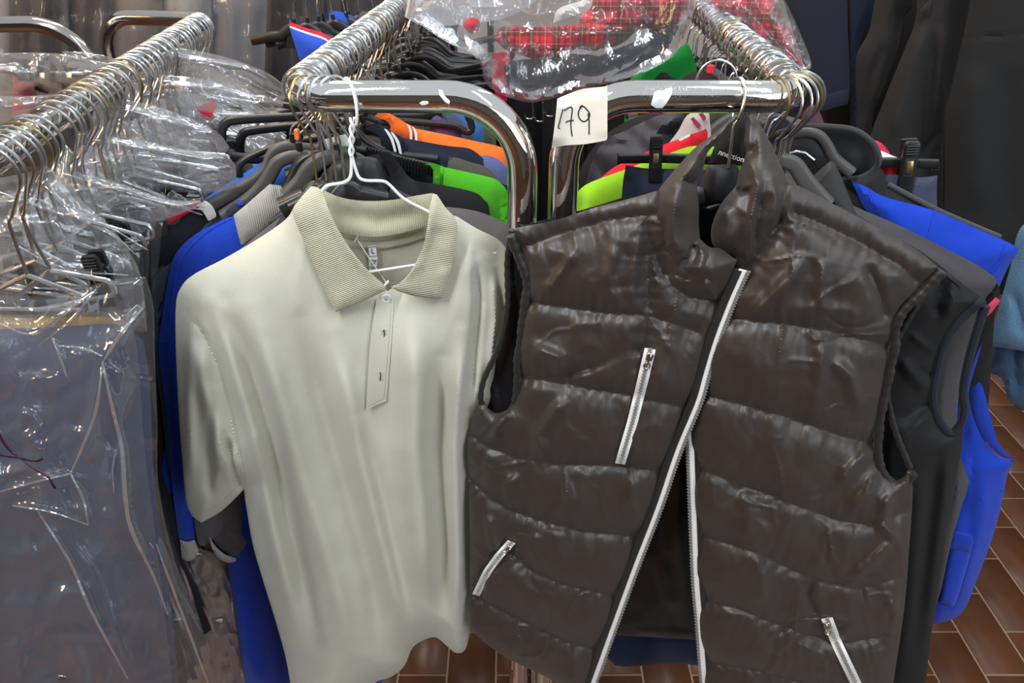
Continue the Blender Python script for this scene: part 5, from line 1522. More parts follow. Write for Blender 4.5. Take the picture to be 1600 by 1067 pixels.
ROYAL = fab((13, 56, 172), scale=600, bump=.3)
ROYALD = fab((14, 52, 160))
t, pl, pc = garment('work_vest', 'bright royal blue work vest with stitched pocket, right behind the dark vests', 'vest', (1380, 310), 0.928, -16, [
    ('vest_body', [(1331, 284, 1), (1352, 291), (1384, 308), (1457, 328), (1521, 355), (1578, 380), (1594, 391, 1), (1582, 405), (1569, 430), (1556, 462), (1545, 500), (1528, 560), (1514, 612), (1521, 652), (1540, 692), (1565, 716), (1586, 719, 1), (1574, 742), (1565, 788), (1552, 836), (1530, 897), (1508, 950), (1488, 967), (1462, 975, 1), (1380, 970, 1), (1370, 600), (1368, 342, 1), (1349, 324, 1)], ROYAL,
     dict(B=.022, w=.022, noise=[(.002, 40, 60, 66, 0)], folds=[([(1540, 740), (1530, 830), (1500, 940)], 10, .007), ([(1520, 690), (1516, 760), (1500, 820)], 8, -.006), ([(1480, 350), (1500, 365), (1530, 372)], 14, -.004)])),
    ('armhole_facing', [(1530, 596, 1), (1536, 606), (1547, 648), (1561, 694), (1586, 718, 1), (1563, 712), (1540, 688), (1523, 650), (1516, 610, 1)], ROYALD, dict(B=.003, w=.004, h0=.028), .003, .004),
    ('pocket', [(1490, 830, 1), (1517, 835), (1522, 846, 1), (1510, 890), (1492, 945), (1482, 947, 1), (1468, 940, 1)], ROYAL, dict(B=.006, w=.004, h0=.026), .003, .004),
    ('pocket_flap', [(1489, 829, 1), (1518, 834, 1), (1522, 846), (1515, 862, 1), (1482, 856, 1)], ROYALD, dict(B=.004, w=.003, h0=.032), .003, .004)])
for ln in ([(1357, 293), (1365, 315), (1374, 338)], [(1459, 331), (1455, 350), (1448, 372)], [(1569, 384), (1562, 404), (1546, 424)], [(1522, 654), (1542, 690), (1566, 712)], [(1496, 834), (1512, 838)]):
    stitch(pc, ln, t, fab((10, 40, 140)), 4)
cord(pc, [(1461, 329), (1455, 352), (1447, 376)], t, ROYAL, .0014, 0, 'yoke_seam')
cord(pc, [(1577, 382), (1566, 404), (1549, 426)], t, ROYAL, .0014, 0, 'armhole_seam')
# jacket with the big rolled collar
t, pl, pc = garment('jacket', 'black jacket with wide stand-up collar opening behind the softshell vest', 'jacket', (1310, 240), 0.968, -16, [
    ('jacket_body', [(1250, 262, 1), (1310, 280), (1350, 276), (1376, 262), (1390, 288), (1454, 322), (1505, 345), (1562, 369), (1572, 378, 1), (1560, 420), (1540, 700, 1), (1240, 700, 1)], SOFT, dict(B=.02, w=.02, folds=[([(1392, 300), (1460, 334), (1550, 372)], 5, -.004)])),
    ('collar_back', [(1206, 210, 1), (1240, 200), (1264, 197), (1313, 199), (1341, 206), (1363, 223), (1371, 240), (1370, 258), (1347, 275), (1315, 279, 1), (1270, 280), (1225, 262)], fab((28, 28, 30)), dict(B=.004, w=.01, h0=-.01, folds=[([(1340, 235), (1330, 260), (1325, 275)], 12, .010)]), .01),
    ('collar_front', [(1372, 238, 1), (1374, 262), (1384, 300), (1400, 330), (1360, 330), (1330, 300), (1315, 282, 1), (1348, 277), (1366, 262)], SOFT, dict(B=.010, w=.01, h0=.012), .008)])
cord(pc, [(1206, 211), (1240, 200), (1264, 197), (1313, 199), (1341, 206), (1363, 223), (1372, 240), (1371, 259), (1347, 276), (1315, 281)], t, fab((56, 56, 58)), .0038, .004, 'collar_piping')
cord(pc, [(1388, 288), (1454, 323), (1505, 346), (1562, 370)], t, fab((66, 66, 66)), .0036, .002, 'shoulder_piping')
tr_ = traced_hanger('glossy grey plate hanger standing inside the wide black collar', 0.955, -14, (1262, 214), [[(1240, 210), (1262, 207), (1280, 212), (1293, 228), (1304, 248), (1330, 270)]], 'grey_plastic', 0.014, hook=False)
pc = Piece(Plane(1262, 214, 0.957, -14), [(1210, 240, 1), (1222, 216), (1246, 206), (1278, 209), (1294, 230), (1306, 254, 1), (1260, 262)], hfun(.006, .008), hfun(-.006, .01), .005)
obj('neck_plate', pc.geo, M['dark_plate'], tr_)
tr_ = traced_hanger('grey rounded hanger shoulder beside the right wing of the vest collar', 0.835, -12, (1222, 262), [[(1218, 250), (1240, 256), (1252, 272), (1264, 290), (1290, 320)]], 'grey_plastic', 0.020, hook=False)
q = Plane(1235, 250, 0.86, -10)
obj('inner_wire', sweep(q.at(*np.array([(1222, 250), (1232, 240), (1244, 237), (1258, 239), (1272, 250)]).T, 0.0), 0.0017, 7), M['wire'], tr_)
# second pair of navy shorts and red-white shirt beyond
PS2 = Plane(1420, 255, 0.985, -10)
t = thing('clip_hanger', 'black clip hanger with brass spring holding navy shorts, far right of the rack', 'hanger', PS2.at(1420, 255))
obj('clip_bar', sweep(PS2.at([1300, 1373, 1464], [248, 253, 256], 0.0), sec=rrect(0.0125, 0.008, 0.002), up=PS2.N), M['black_plastic'], t)
obj('bar_end', sweep(PS2.at([1455, 1455, 1466, 1466], [252, 265, 265, 250], 0.002), 0.0018, 6), M['black_plastic'], t)
big_clip(PS2, 1426, 221, 1412, 300, 0.0205, t, 0.012)
obj('clip', sweep(PS2.at([1421, 1410], [217, 290], -0.012), sec=rrect(0.0195, 0.007, 0.002), up=PS2.N), M['black_plastic'], t)
garment('shorts', 'navy elastic-waist shorts clipped on the far right hanger', 'shorts', (1420, 275), 0.985, -10, [
    ('shorts_body', [(1380, 272, 1), (1410, 274), (1440, 277), (1465, 274, 1), (1464, 310), (1470, 480, 1), (1370, 480, 1)], fab((58, 62, 84), rough=.7),
     dict(B=.012, w=.012, folds=[([(1438 + k * 5, 276), (1434 + k * 6, 292)], 1.8, .003) for k in range(6)]))])
garment('tee_shirt', 'red and white shirt shoulder peeking over the far right clip hanger', 'shirt', (1380, 240), 1.01, -12, [
    ('shirt_body', [(1340, 216, 1), (1366, 219), (1378, 224), (1388, 236), (1402, 260, 1), (1402, 480, 1), (1300, 480, 1), (1320, 240)], fab((214, 36, 66)), dict(B=.012, w=.012)),
    ('white_panel', [(1368, 233, 1), (1380, 237), (1404, 247, 1), (1402, 256, 1), (1368, 256, 1)], WHITE_ST, dict(B=.006, w=.005, h0=.010), .004, .004, 'white chest panel')])
garment('tee_shirt', 'maroon shirt shoulder below the bend of the right rail', 'shirt', (1280, 180), 1.06, -12, [
    ('shirt_body', [(1252, 180, 1), (1264, 165), (1274, 164), (1283, 180), (1292, 205, 1), (1300, 400, 1), (1230, 400, 1)], fab((86, 50, 62)), dict(B=.012, w=.012))])
garment('tee_shirt', 'dark navy shirt behind the hooks at the bend of the right rail', 'shirt', (1215, 190), 1.02, -12, [
    ('shirt_body', [(1186, 200, 1), (1204, 184), (1220, 182), (1240, 196), (1262, 230, 1), (1270, 400, 1), (1180, 400, 1)], fab((40, 38, 62)), dict(B=.012, w=.012))])
# upper middle of the right rack
garment('jacket', 'green jacket shoulder under the tartan bag, left of the right rail', 'jacket', (1030, 110), 1.36, -14, [
    ('jacket_body', [(978, 134, 1), (990, 118), (1020, 96), (1050, 82), (1075, 66, 1), (1090, 120), (1100, 300, 1), (970, 300, 1)], fab((22, 140, 52)), dict(B=.016, w=.016, folds=[([(1000, 118), (1030, 100), (1060, 86)], 8, .005)]))])
garment('jacket', 'black jacket with hood right of the green one on the right rail', 'jacket', (1060, 140), 1.25, -12, [
    ('jacket_body', [(1000, 148, 1), (1022, 124), (1036, 112), (1052, 122), (1072, 126), (1100, 140, 1), (1110, 300, 1), (985, 300, 1)], JET, dict(B=.02, w=.018, noise=[(.006, 16, 16, 70, 1)]))])
garment('jacket', 'maroon-black jacket between the grey hangers on the right rail', 'jacket', (1080, 140), 1.16, -12, [
    ('jacket_body', [(1048, 150, 1), (1060, 128), (1084, 112), (1112, 116), (1130, 130, 1), (1150, 300, 1), (1030, 300, 1)], fab((46, 24, 30)), dict(B=.02, w=.018))])
t = thing('size_marker', 'small red size marker on a hook of the right rail', 'tag', P(1110, 108, 1.16))
PM = Plane(1110, 108, 1.16, -8)
obj('marker_body', on_plane((lambda g: (np.stack([g[0][:, 0], g[0][:, 2], g[0][:, 1]], -1), g[1], None))(prism(rrect(0.011, 0.012, 0.002), -.005, .005, .001)), PM, 1110, 108, 0.0), plain('red_plastic', (220, 44, 66), 0.45), t)
# hem of a blue garment below the lining of the vest
garment('work_trousers', 'dark blue garment whose hem shows in the opening below the vest lining', 'trousers', (1010, 1010), 0.93, -4, [
    ('trouser_body', [(944, 700, 1), (938, 900), (944, 1010), (956, 1034), (968, 1041), (1003, 1040), (1046, 1036), (1095, 1040, 1), (1120, 900), (1110, 700, 1)], fab((38, 58, 98)), dict(B=.02, w=.02, folds=[([(960, 1008), (1030, 1004), (1090, 1006)], 6, .003)]))])
# ------------------------------------------------------------------ film-wrapped trousers on the thin left rail
def trouser_geo(W, seed, drop=0.75, top=-0.150):
    ns, nt = 13, 22
    V, Fc = [], []
    s = np.linspace(-1, 1, ns)
    for side in (1, -1):
        for k in range(nt):
            tt = k / (nt - 1)
            z = top - drop * tt
            th = 0.010 * (1 - 0.3 * abs(1 - 2 * tt)) * (0.25 + 0.75 * min(1, tt * 12)) + 0.003
            y = -side * th * (1 - s ** 4) - 0.004 * np.sin(s * 5 + seed + 2 * tt) * min(1, tt * 4)
            V.append(np.stack([s * W * (1 - 0.2 * tt) - 0.13 * min(1, tt * 2.2), y, np.full(ns, z)], -1))
    V = np.concatenate(V)
    for sd in range(2):
        b = sd * ns * nt
        for k in range(nt - 1):
            for i in range(ns - 1):
                f = [b + k * ns + i, b + (k + 1) * ns + i, b + (k + 1) * ns + i + 1, b + k * ns + i + 1]
                Fc.append(f if sd == 0 else f[::-1])
    n = ns * nt
    for i in range(ns - 1):
        Fc.append([i, i + 1, n + i + 1, n + i])
        a_ = (nt - 1) * ns
        Fc.append([a_ + i + 1, a_ + i, n + a_ + i, n + a_ + i + 1])
    for k in range(nt - 1):
        Fc.append([k * ns, n + k * ns, n + (k + 1) * ns, (k + 1) * ns])
        a_ = ns - 1
        Fc.append([(k + 1) * ns + a_, n + (k + 1) * ns + a_, n + k * ns + a_, k * ns + a_])
    return V, Fc, None


def cover_geo(W, seed, drop=0.8):
    """Polythene tent: gathered at the hook, spreading over the hanger and falling on both sides."""
    ns, nt = 41, 54
    s = np.linspace(-1, 1, ns)
    t_ = np.linspace(-1, 1, nt)
    S_, T_ = np.meshgrid(s, t_)
    zr_ = -0.055 - 0.085 * np.abs(S_) ** 0.75 - 0.012 * vnoise(S_ * 4 + seed * 7, S_ * 0, seed)
    fall = np.abs(T_) ** 1.35
    z = zr_ - fall * (drop + zr_ * 0)
    spread = 0.019 * (1 - np.exp(-fall * drop / 0.05))
    y = -np.sign(T_) * spread
    x = S_ * W * (1.0 + 0.05 * vnoise(S_ * 0 + seed, T_ * 6, seed + 3)) * (1 - 0.40 * np.minimum(1, fall * drop / 0.3)) - 0.125 * np.minimum(1, fall * drop / 0.3)
    rad = np.arctan2(S_ * W, -(z) + 0.001) * 9
    fade = np.clip(fall * drop / 0.03, 0.25, 1)
    cr = 0.009 * (1 - 2 * np.abs(vnoise(rad + seed * 3, z * 9 + np.sign(T_) * 5, seed + 11))) + 0.0035 * (1 - 2 * np.abs(vnoise(S_ * 7 + z * 8, T_ * 7 - S_ * 4, seed + 12))) + 0.001 * vnoise(S_ * 22, z * 40, seed + 13)
    y = y - np.sign(T_ + 1e-6) * cr * fade
    z = z + 0.010 * (1 - 2 * np.abs(vnoise(S_ * 6 + seed, T_ * 3, seed + 14))) * np.exp(-fall * 8)
    V = np.stack([x, y, z], -1).reshape(-1, 3)
    Fc = [[k * ns + i, k * ns + i + 1, (k + 1) * ns + i + 1, (k + 1) * ns + i] for k in range(nt - 1) for i in range(ns - 1)]
    UV = np.stack([x.ravel(), (T_ * (drop)).ravel()], -1)
    return V, Fc, UV


TC = [(48, 48, 54), (36, 38, 50), (70, 66, 62), (52, 56, 66), (30, 30, 34), (60, 44, 40), (44, 50, 62), (84, 78, 70)]
TN = ['charcoal', 'dark navy', 'taupe', 'slate', 'black', 'brown', 'blue-grey', 'stone']
tp = {}; cp_ = {}
YsW = list(np.arange(0.70, 1.34, 0.029))
for i, Y in enumerate(YsW):
    loc = along(L_A, L_B, Y)
    rot = math.radians(3 + rnd.uniform(-5, 5))
    k = i % 8
    if k not in tp:
        o = obj('folded_trousers', trouser_geo(0.100 + 0.006 * (i % 3), i), fab(TC[k]), None, True)
        tag(o, '%s trousers hanging in clear film along the thin left rail' % TN[k], 'trousers', '%s trousers on the left rail' % TN[k])
        tp[k] = o
    else:
        o = tp[k].copy(); COL.objects.link(o)
    o.location = loc; o.rotation_euler = (0, 0, rot)
    hw = 0.022 + 0.083 * min(1, max(0, (Y - 0.80) / 0.28))
    o.scale = ((hw + 0.09) / 2 / 0.103, 1, 1); o.location = loc + np.array([hw - (hw + 0.09) / 2, 0, 0])
    kk = i % 5
    if kk not in cp_:
        o = obj('plastic_cover', cover_geo(0.128 + 0.004 * kk, kk + 1), M['film'], None, True, smooth=True)
        tag(o, 'clear crinkled plastic cover over trousers on the thin left rail', 'cover', 'plastic covers along the left rail')
        cp_[kk] = o
    else:
        o = cp_[kk].copy(); COL.objects.link(o)
    if i < len(ORD):
        o['label'] = ORD[i] + ' clear plastic cover from the front along the thin left rail'
    elif kk in cp_:
        o['label'] = 'clear crinkled plastic cover far back on the thin left rail'
    hw = 0.030 + 0.100 * min(1, max(0, (Y - 0.80) / 0.28))
    o.scale = ((hw + 0.105) / 2 / 0.134, 1, 1)
    o.location = loc + np.array([hw - (hw + 0.105) / 2 + rnd.uniform(-.005, .005), 0.004, rnd.uniform(-.008, .008)]); o.rotation_euler = (0, 0, rot)

# front of that rail: trousers facing the aisle
GBL = fab((80, 84, 100), rough=.8, fold=.8); 
t, pl, pc = garment('work_trousers', 'grey-blue work trousers hanging nearest at lower left, button near the bottom', 'trousers', (60, 520), 0.625, 3, [
    ('trouser_body', [(-200, 520, 1), (60, 512), (160, 506), (206, 508, 1), (216, 560), (226, 700), (246, 860), (262, 1000), (276, 1130, 1), (-260, 1130, 1)], GBL,
     dict(B=.022, w=.03, noise=[(.004, 90, 160, 81, 0), (.0015, 40, 30, 82, 1)], folds=[([(150, 540), (170, 700), (200, 900)], 20, .008), ([(60, 990), (130, 985), (200, 1000)], 8, -.004)]))])
hb = float(pc.height(np.array([98.]), np.array([1059.]))[0])
b_ = disc(0.006, 0.002)
obj('button', on_plane(b_, pl, 98, 1059, hb), plain('dark_button', (56, 54, 58), .3), t)
obj('button_rim', on_plane(sweep(np.stack([.0062 * np.cos(a), .0062 * np.sin(a), 0 * a + .001], -1), .0009, 6, closed=True), pl, 98, 1059, hb), M['silver'], t)
t, pl, pc = garment('work_trousers', 'dull blue trousers behind the grey-blue ones, right edge near the sage sleeve', 'trousers', (210, 520), 0.665, 6, [
    ('trouser_body', [(120, 520, 1), (190, 516), (224, 530, 1), (234, 600), (242, 760), (262, 900), (286, 1130, 1), (120, 1130, 1)], fab((58, 68, 100), fold=.8), dict(B=.02, w=.025, folds=vfolds(170, 280, 560, 1080, 4, .007, 21, 30)))])
garment('work_trousers', 'tan trousers with plain waistband showing above the grey-blue ones', 'trousers', (80, 500), 0.655, 3, [
    ('trouser_body', [(-60, 494, 1), (60, 490), (190, 486), (200, 490), (203, 520), (210, 1130, 1), (-60, 1130, 1)], fab((172, 142, 98)), dict(B=.012, w=.012))])
garment('work_trousers', 'brown trousers showing a narrow band above the tan ones', 'trousers', (80, 480), 0.672, 3, [
    ('trouser_body', [(-60, 470, 1), (60, 470), (180, 472), (190, 480), (196, 520), (200, 1130, 1), (-60, 1130, 1)], fab((92, 58, 50)), dict(B=.012, w=.012))])
garment('work_trousers', 'dark charcoal trousers hanging beside the red-piped shirt, under film', 'trousers', (215, 500), 1.0, 14, [
    ('trouser_body', [(180, 470, 1), (225, 455), (250, 475, 1), (262, 600), (270, 760), (300, 1000), (310, 1130, 1), (180, 1130, 1)], fab((42, 40, 44)), dict(B=.018, w=.02, folds=vfolds(190, 260, 500, 1000, 3, .006, 25)))])
t, pl, pc = garment('work_trousers', 'khaki trousers with a knitted knee patch in film below the blue cuffs', 'trousers', (330, 900), 0.86, 10, [
    ('trouser_body', [(262, 780, 1), (290, 850), (330, 862), (362, 880, 1), (362, 960), (378, 1060), (390, 1140, 1), (262, 1140, 1), (258, 900)], fab((140, 118, 84), fold=1.5), dict(B=.02, w=.02, noise=[(.005, 22, 40, 86, 1)], folds=[([(310, 900), (330, 960), (326, 1060)], 7, .008)])),
    ('knee_patch', [(335, 955, 1), (362, 962, 1), (374, 1040, 1), (345, 1050), (325, 1000, 1)], fab((112, 98, 78), rib=260, bump=1.0), dict(over=.003, B=.002, w=.004), .004, .005)])

# the big crinkled cover in front
CX = [([(226, 476), (190, 520), (160, 566)], 5, .012), ([(160, 566), (176, 640), (190, 700), (196, 780), (206, 830), (240, 900)], 5, .016), ([(160, 566), (150, 640), (128, 700), (110, 740)], 6, .010), ([(110, 740), (60, 752), (0, 768)], 5, .010),
      ([(110, 740), (130, 780), (138, 820)], 5, .012), ([(138, 820), (80, 800), (20, 790)], 4, .009), ([(82, 528), (94, 560), (104, 588)], 4, .009), ([(104, 588), (60, 592), (24, 588)], 5, .006), ([(0, 500), (50, 520), (110, 480), (150, 450)], 5, .010),
      ([(200, 500), (150, 550), (100, 560)], 8, .006), ([(20, 640), (50, 650), (64, 672), (30, 690)], 5, .008), ([(160, 566), (200, 590), (250, 598)], 3, .006), ([(240, 830), (270, 920), (320, 1000), (350, 1067)], 4, .010), ([(232, 840), (248, 880), (262, 930)], 4, .007),
      ([(60, 800), (110, 880), (140, 950), (200, 1060)], 5, .010), ([(100, 830), (150, 900), (180, 990), (210, 1060)], 5, .009), ([(250, 900), (262, 1000), (290, 1067)], 6, .006), ([(176, 700), (170, 740), (176, 760)], 6, .008), ([(0, 560), (40, 610), (30, 640)], 7, .007)]
CXW = [(p_, w_ * 1.35, a_ * 1.15) for p_, w_, a_ in CX]
PF = Plane(100, 560, 0.566, 4)
fo = Piece(PF, [(-210, 452, 1), (40, 462), (120, 452), (180, 436), (228, 432, 1), (240, 480), (242, 560), (246, 660), (248, 760), (275, 880), (316, 980), (350, 1140, 1), (-270, 1150, 1)],
           hfun(.020, .05, CXW, noise=[(.006, 80, 130, 90, 1), (.0035, 36, 70, 93, 1), (.0010, 20, 30, 91, 1), (.012, 120, 160, 92, 0), (.007, 70, 110, 201, 2), (-.006, 110, 70, 202, 2), (.005, 40, 60, 203, 2)]), None, .0038)
o = tag(obj('plastic_cover', fo.geo, M['film_heavy'], smooth=True), 'large clear film cover over the grey-blue trousers, marked with a dark pen cross', 'cover')
film_obj = o


def glint_pleats(piece, lines, parent, widths):
    """Narrow pleats where the film is folded over on itself several times."""
    for ln, w_ in zip(lines, widths):
        q = resample(crom(ln, 8), 5)
        C = piece.at(q[:, 0], q[:, 1], .0016)
        C[1:-1] = (C[:-2] + 2 * C[1:-1] + C[2:]) / 4
        tp_ = np.sin(np.linspace(0.12, PI - 0.12, len(q))) ** .6
        obj('pleat', sweep(C, sec=rrect(w_ * .5, .0016, .0005, 1), sc=np.stack([tp_, np.ones(len(q))], -1), up=piece.pl.N), M['film_pleat'], parent)


glint_pleats(fo, [[(226, 478), (190, 520), (160, 566)], [(160, 566), (176, 640), (190, 700), (196, 780), (206, 830), (240, 900), (262, 960)], [(160, 566), (150, 640), (128, 700), (110, 740)], [(110, 740), (60, 752), (0, 768)],
            [(110, 740), (130, 780), (138, 820)], [(138, 820), (80, 800), (20, 790)], [(82, 528), (94, 560), (104, 588)], [(0, 505), (50, 522), (110, 482), (150, 452)], [(150, 452), (110, 500), (60, 540)], [(60, 800), (110, 880), (140, 950), (200, 1060)],
            [(244, 850), (270, 920), (300, 1000), (330, 1080)], [(90, 540), (130, 545), (160, 556)], [(186, 690), (176, 730), (178, 770)]], film_obj,
       [.006, .0075, .005, .004, .005, .004, .004, .006, .004, .006, .006, .005, .003])
for st in ([(-2, 678), (12, 700), (43, 725), (62, 737), (75, 746), (86, 763)], [(-4, 710), (32, 716), (57, 720), (66, 716)]):
    q = resample(crom(st, 6), 3)
    ink = obj('pen_stroke', sweep(fo.at(q[:, 0], q[:, 1], .0012), sec=rrect(.0028, .0008, .0003, 1), up=PF.N), plain('purple_ink', (52, 20, 48), .4), o)
PF2 = Plane(150, 420, 0.66, 8)
CX2 = [([(0, 300), (80, 330), (160, 350), (230, 390)], 6, .010), ([(20, 380), (100, 420), (200, 430)], 6, .009), ([(70, 290), (120, 340), (180, 370), (215, 400)], 5, .010), ([(0, 440), (60, 450), (140, 450), (210, 440)], 5, .008), ([(10, 330), (30, 380), (110, 400)], 5, .008), ([(150, 330), (190, 340), (240, 410)], 5, .008)]
f2 = Piece(PF2, [(-60, 290, 1), (40, 270), (80, 262, 1), (130, 315), (172, 352), (204, 396), (222, 440), (230, 520, 1), (120, 500), (-60, 500, 1)], hfun(.02, .04, CX2, noise=[(.007, 90, 30, 94, 1), (.002, 30, 14, 95, 1)]), None, .005)
o2 = obj('plastic_cover', f2.geo, M['film'], smooth=True)
glint_pleats(f2, [[(p_[0], p_[1]) for p_ in c_[0]] for c_ in CX2[:4]], o2, [.004, .004, .003, .004])
tag(o2, 'clear crinkled film fanning from the near hooks of the left rail to the red-piped shirt', 'cover')
PF3 = Plane(330, 950, 0.83, 10)
f3 = Piece(PF3, [(236, 820, 1), (250, 790), (262, 830), (300, 850), (336, 870), (362, 920), (380, 1020), (394, 1140, 1), (250, 1140, 1)], hfun(.012, .03, [([(242, 830), (262, 900), (330, 1040), (350, 1100)], 4, .010), ([(250, 800), (280, 860), (330, 960)], 4, .008)], noise=[(.006, 34, 60, 97, 1), (.003, 14, 20, 98, 1)]), None, .005)
tag(obj('plastic_cover', f3.geo, M['film'], smooth=True), 'clear film cover over the khaki trousers below the blue cuffs', 'cover')
# left of the thin rail: red waistband and clip hanger under film
PR_ = Plane(60, 135, 1.02, 6)
garment('trousers', 'dark red trousers clipped at the far left under pale film', 'trousers', (45, 135), 1.02, 6, [
    ('trouser_body', [(20, 120, 1), (40, 121), (58, 126, 1), (60, 150), (58, 190, 1), (16, 190, 1), (20, 150)], fab((150, 40, 44)), dict(B=.01, w=.012))])
t = thing('clip_hanger', 'black clip hanger with pale springs left of the thin rail, beside dark red trousers', 'hanger', PR_.at(85, 122))
obj('clip_bar', sweep(PR_.at([30, 130], [118, 122], 0.0), sec=rrect(.014, .008, .002), up=PR_.N), M['grey_plastic'], t)
for x in (66, 108):
    c = obj('clip', sweep(PR_.at([x, x - 1], [103, 142], .01), sec=rrect(.017, .008, .003), up=PR_.N), M['black_plastic'], t)
    obj('clip_spring', sweep(PR_.at([x, x, x], [114, 121, 130], [.014, .017, .014]), sec=rrect(.007, .0016, .0006), up=PR_.N), M['gold'], c)
garment('trousers', 'dark trousers with gathered waist right of the dark red ones', 'trousers', (90, 140), 1.04, 6, [
    ('trouser_body', [(58, 132, 1), (100, 134, 1), (102, 180, 1), (60, 186, 1)], fab((50, 44, 52)), dict(B=.01, w=.012))])
for i, (ol, Y, lab_) in enumerate((
        ([(-40, 86, 1), (40, 82), (100, 84, 1), (150, 95), (190, 105, 1), (170, 130), (100, 150), (20, 160), (-40, 165, 1)], 0.99, 'pale crinkled film over the clip hanger at the far left'),
        ([(-60, 150, 1), (40, 150), (110, 146), (150, 140, 1), (110, 170), (40, 190), (-60, 200, 1)], 0.86, 'pale crinkled film below the dark red trousers at the far left'),
        ([(98, 80, 1), (140, 82), (180, 92), (210, 104, 1), (170, 112), (120, 106), (96, 98, 1)], 1.12, 'stiff folded film flap in front of the bend of the thin rail'))):
    pf = Plane(ol[2][0], ol[2][1], Y, 6, 35)
    pc = Piece(pf, ol, hfun(.02, .04, noise=[(.010, 40, 24, 101 + i, 1), (.005, 16, 12, 104 + i, 1)]), None, .006)
    tag(obj('plastic_cover', pc.geo, M['film'], smooth=True), lab_, 'cover')
# right-hand film sheets fanning from the rail towards the middle rack
for i, (ol, Y, lab_) in enumerate((
        ([(215, 70, 1), (300, 78), (380, 98), (440, 130), (442, 170, 1), (380, 150), (300, 130), (210, 120, 1)], 1.14, 'clear film sheet fanning right from the upper part of the thin rail'),
        ([(200, 120, 1), (270, 118), (350, 132), (420, 160), (440, 186, 1), (360, 180), (280, 170), (190, 165, 1)], 1.05, 'second film sheet below the upper one, red card beneath'),
        ([(150, 150, 1), (240, 165), (330, 200), (360, 230, 1), (330, 250), (220, 240), (140, 210, 1)], 0.93, 'film sheet left of the long rounded trouser hanger'),
        ([(120, 205, 1), (200, 215), (300, 236), (362, 250), (370, 300, 1), (280, 300), (180, 290), (110, 270, 1)], 0.86, 'wide film sheet below the long rounded trouser hanger'),
        ([(90, 260, 1), (170, 280), (260, 310), (322, 316), (300, 327, 1), (245, 350), (206, 380, 1), (120, 360), (80, 310, 1)], 0.77, 'film sheet left of the bright blue work shirt'))):
    pf = Plane(ol[2][0], ol[2][1], Y, 10, 30)
    pc = Piece(pf, ol, hfun(.015, .03, [([(ol[0][0], ol[0][1] + 8), (ol[2][0], ol[2][1] + 8), (ol[3][0], ol[3][1] + 10)], 5, .010), ([(ol[-1][0], ol[-1][1] - 10), (ol[1][0] + 20, (ol[1][1] + ol[-1][1]) / 2), (ol[3][0], ol[3][1] + 25)], 5, .010)], noise=[(.007, 80, 20, 111 + i, 1), (.002, 30, 10, 116 + i, 1)]), None, .005)
    o2 = obj('plastic_cover', pc.geo, M['film'], smooth=True)
    tag(o2, lab_, 'cover')
    glint_pleats(pc, [[(ol[0][0] + 4, ol[0][1] + 10), (ol[2][0], ol[2][1] + 8), (ol[3][0], ol[3][1] + 12)], [(ol[-1][0] + 6, ol[-1][1] - 10), (ol[1][0] + 20, (ol[1][1] + ol[-1][1]) / 2), (ol[3][0] - 6, ol[3][1] + 20)]], o2, [.003, .0025])
PC_ = Plane(322, 165, 1.10, 8)
pc = Piece(PC_, [(308, 170, 1), (316, 163, 1), (332, 158, 1), (338, 150, 1), (336, 168, 1), (330, 185, 1), (312, 176, 1)], hfun(0, .01), None, .005)
tag(obj('red_card', pc.geo, fab((214, 26, 62))), 'small bright red card showing through the film right of the thin rail', 'card')
# ------------------------------------------------------------------ tartan shirts in a clear bag on top of the two racks
TY = 1.30
t, pl, pc = garment('tartan_shirt', 'red tartan shirt rolled at the left inside the clear bag', 'shirt', (860, 60), TY, 0, [
    ('shirt_body', [(772, 60, 1), (780, 44), (798, 40), (840, 42), (900, 38), (945, 34), (952, 60), (930, 80), (900, 76), (880, 92), (850, 96), (820, 88), (790, 78)], M['plaid'],
     dict(B=.03, w=.02, folds=[([(816, 44), (822, 66), (818, 88)], 5, -.010), ([(860, 46), (866, 70), (860, 94)], 6, .008), ([(905, 44), (898, 60), (905, 76)], 6, -.008)], noise=[(.006, 22, 20, 121, 1)])),
    ('shirt_fold', [(770, 84, 1), (790, 82), (800, 100), (796, 140), (790, 162, 1), (776, 150), (768, 120)], fab((190, 20, 50)), dict(B=.012, w=.012), .01)])
t, pl, pc = garment('tartan_shirt', 'red tartan shirt heaped at the right of the first inside the clear bag', 'shirt', (1000, 20), TY + .06, 0, [
    ('shirt_body', [(905, 30, 1), (930, -10), (980, -30), (1040, -30), (1082, -10), (1072, 24), (1046, 44), (1000, 46), (975, 66), (945, 76), (915, 64)], M['plaid'],
     dict(B=.035, w=.02, folds=[([(960, -10), (970, 20), (962, 50)], 7, -.012), ([(1010, -10), (1020, 16), (1010, 40)], 7, .010), ([(940, 20), (945, 46), (935, 70)], 6, -.008)], noise=[(.007, 22, 22, 123, 1)]))])
garment('tartan_shirt', 'red tartan shirt behind the right rail, bulging in its film', 'shirt', (1200, 40), 1.30, -20, [
    ('shirt_body', [(1120, -40, 1), (1180, -30), (1210, 0), (1232, 40), (1250, 84), (1252, 110, 1), (1220, 108), (1180, 80), (1140, 50), (1110, 20)], M['plaid'],
     dict(B=.03, w=.02, folds=[([(1170, -10), (1190, 40), (1220, 96)], 8, -.010), ([(1200, 0), (1220, 50), (1240, 100)], 7, .008)], noise=[(.006, 20, 22, 125, 1)]))])
garment('folded_garment', 'small bright red cloth lump at the left end of the clear bag', 'garment', (738, 40), TY, 0, [('cloth_body', [(724, 40), (730, 29), (742, 28), (751, 36), (746, 48), (734, 52)], fab((214, 22, 52)), dict(B=.02, w=.012), .015, .004)])
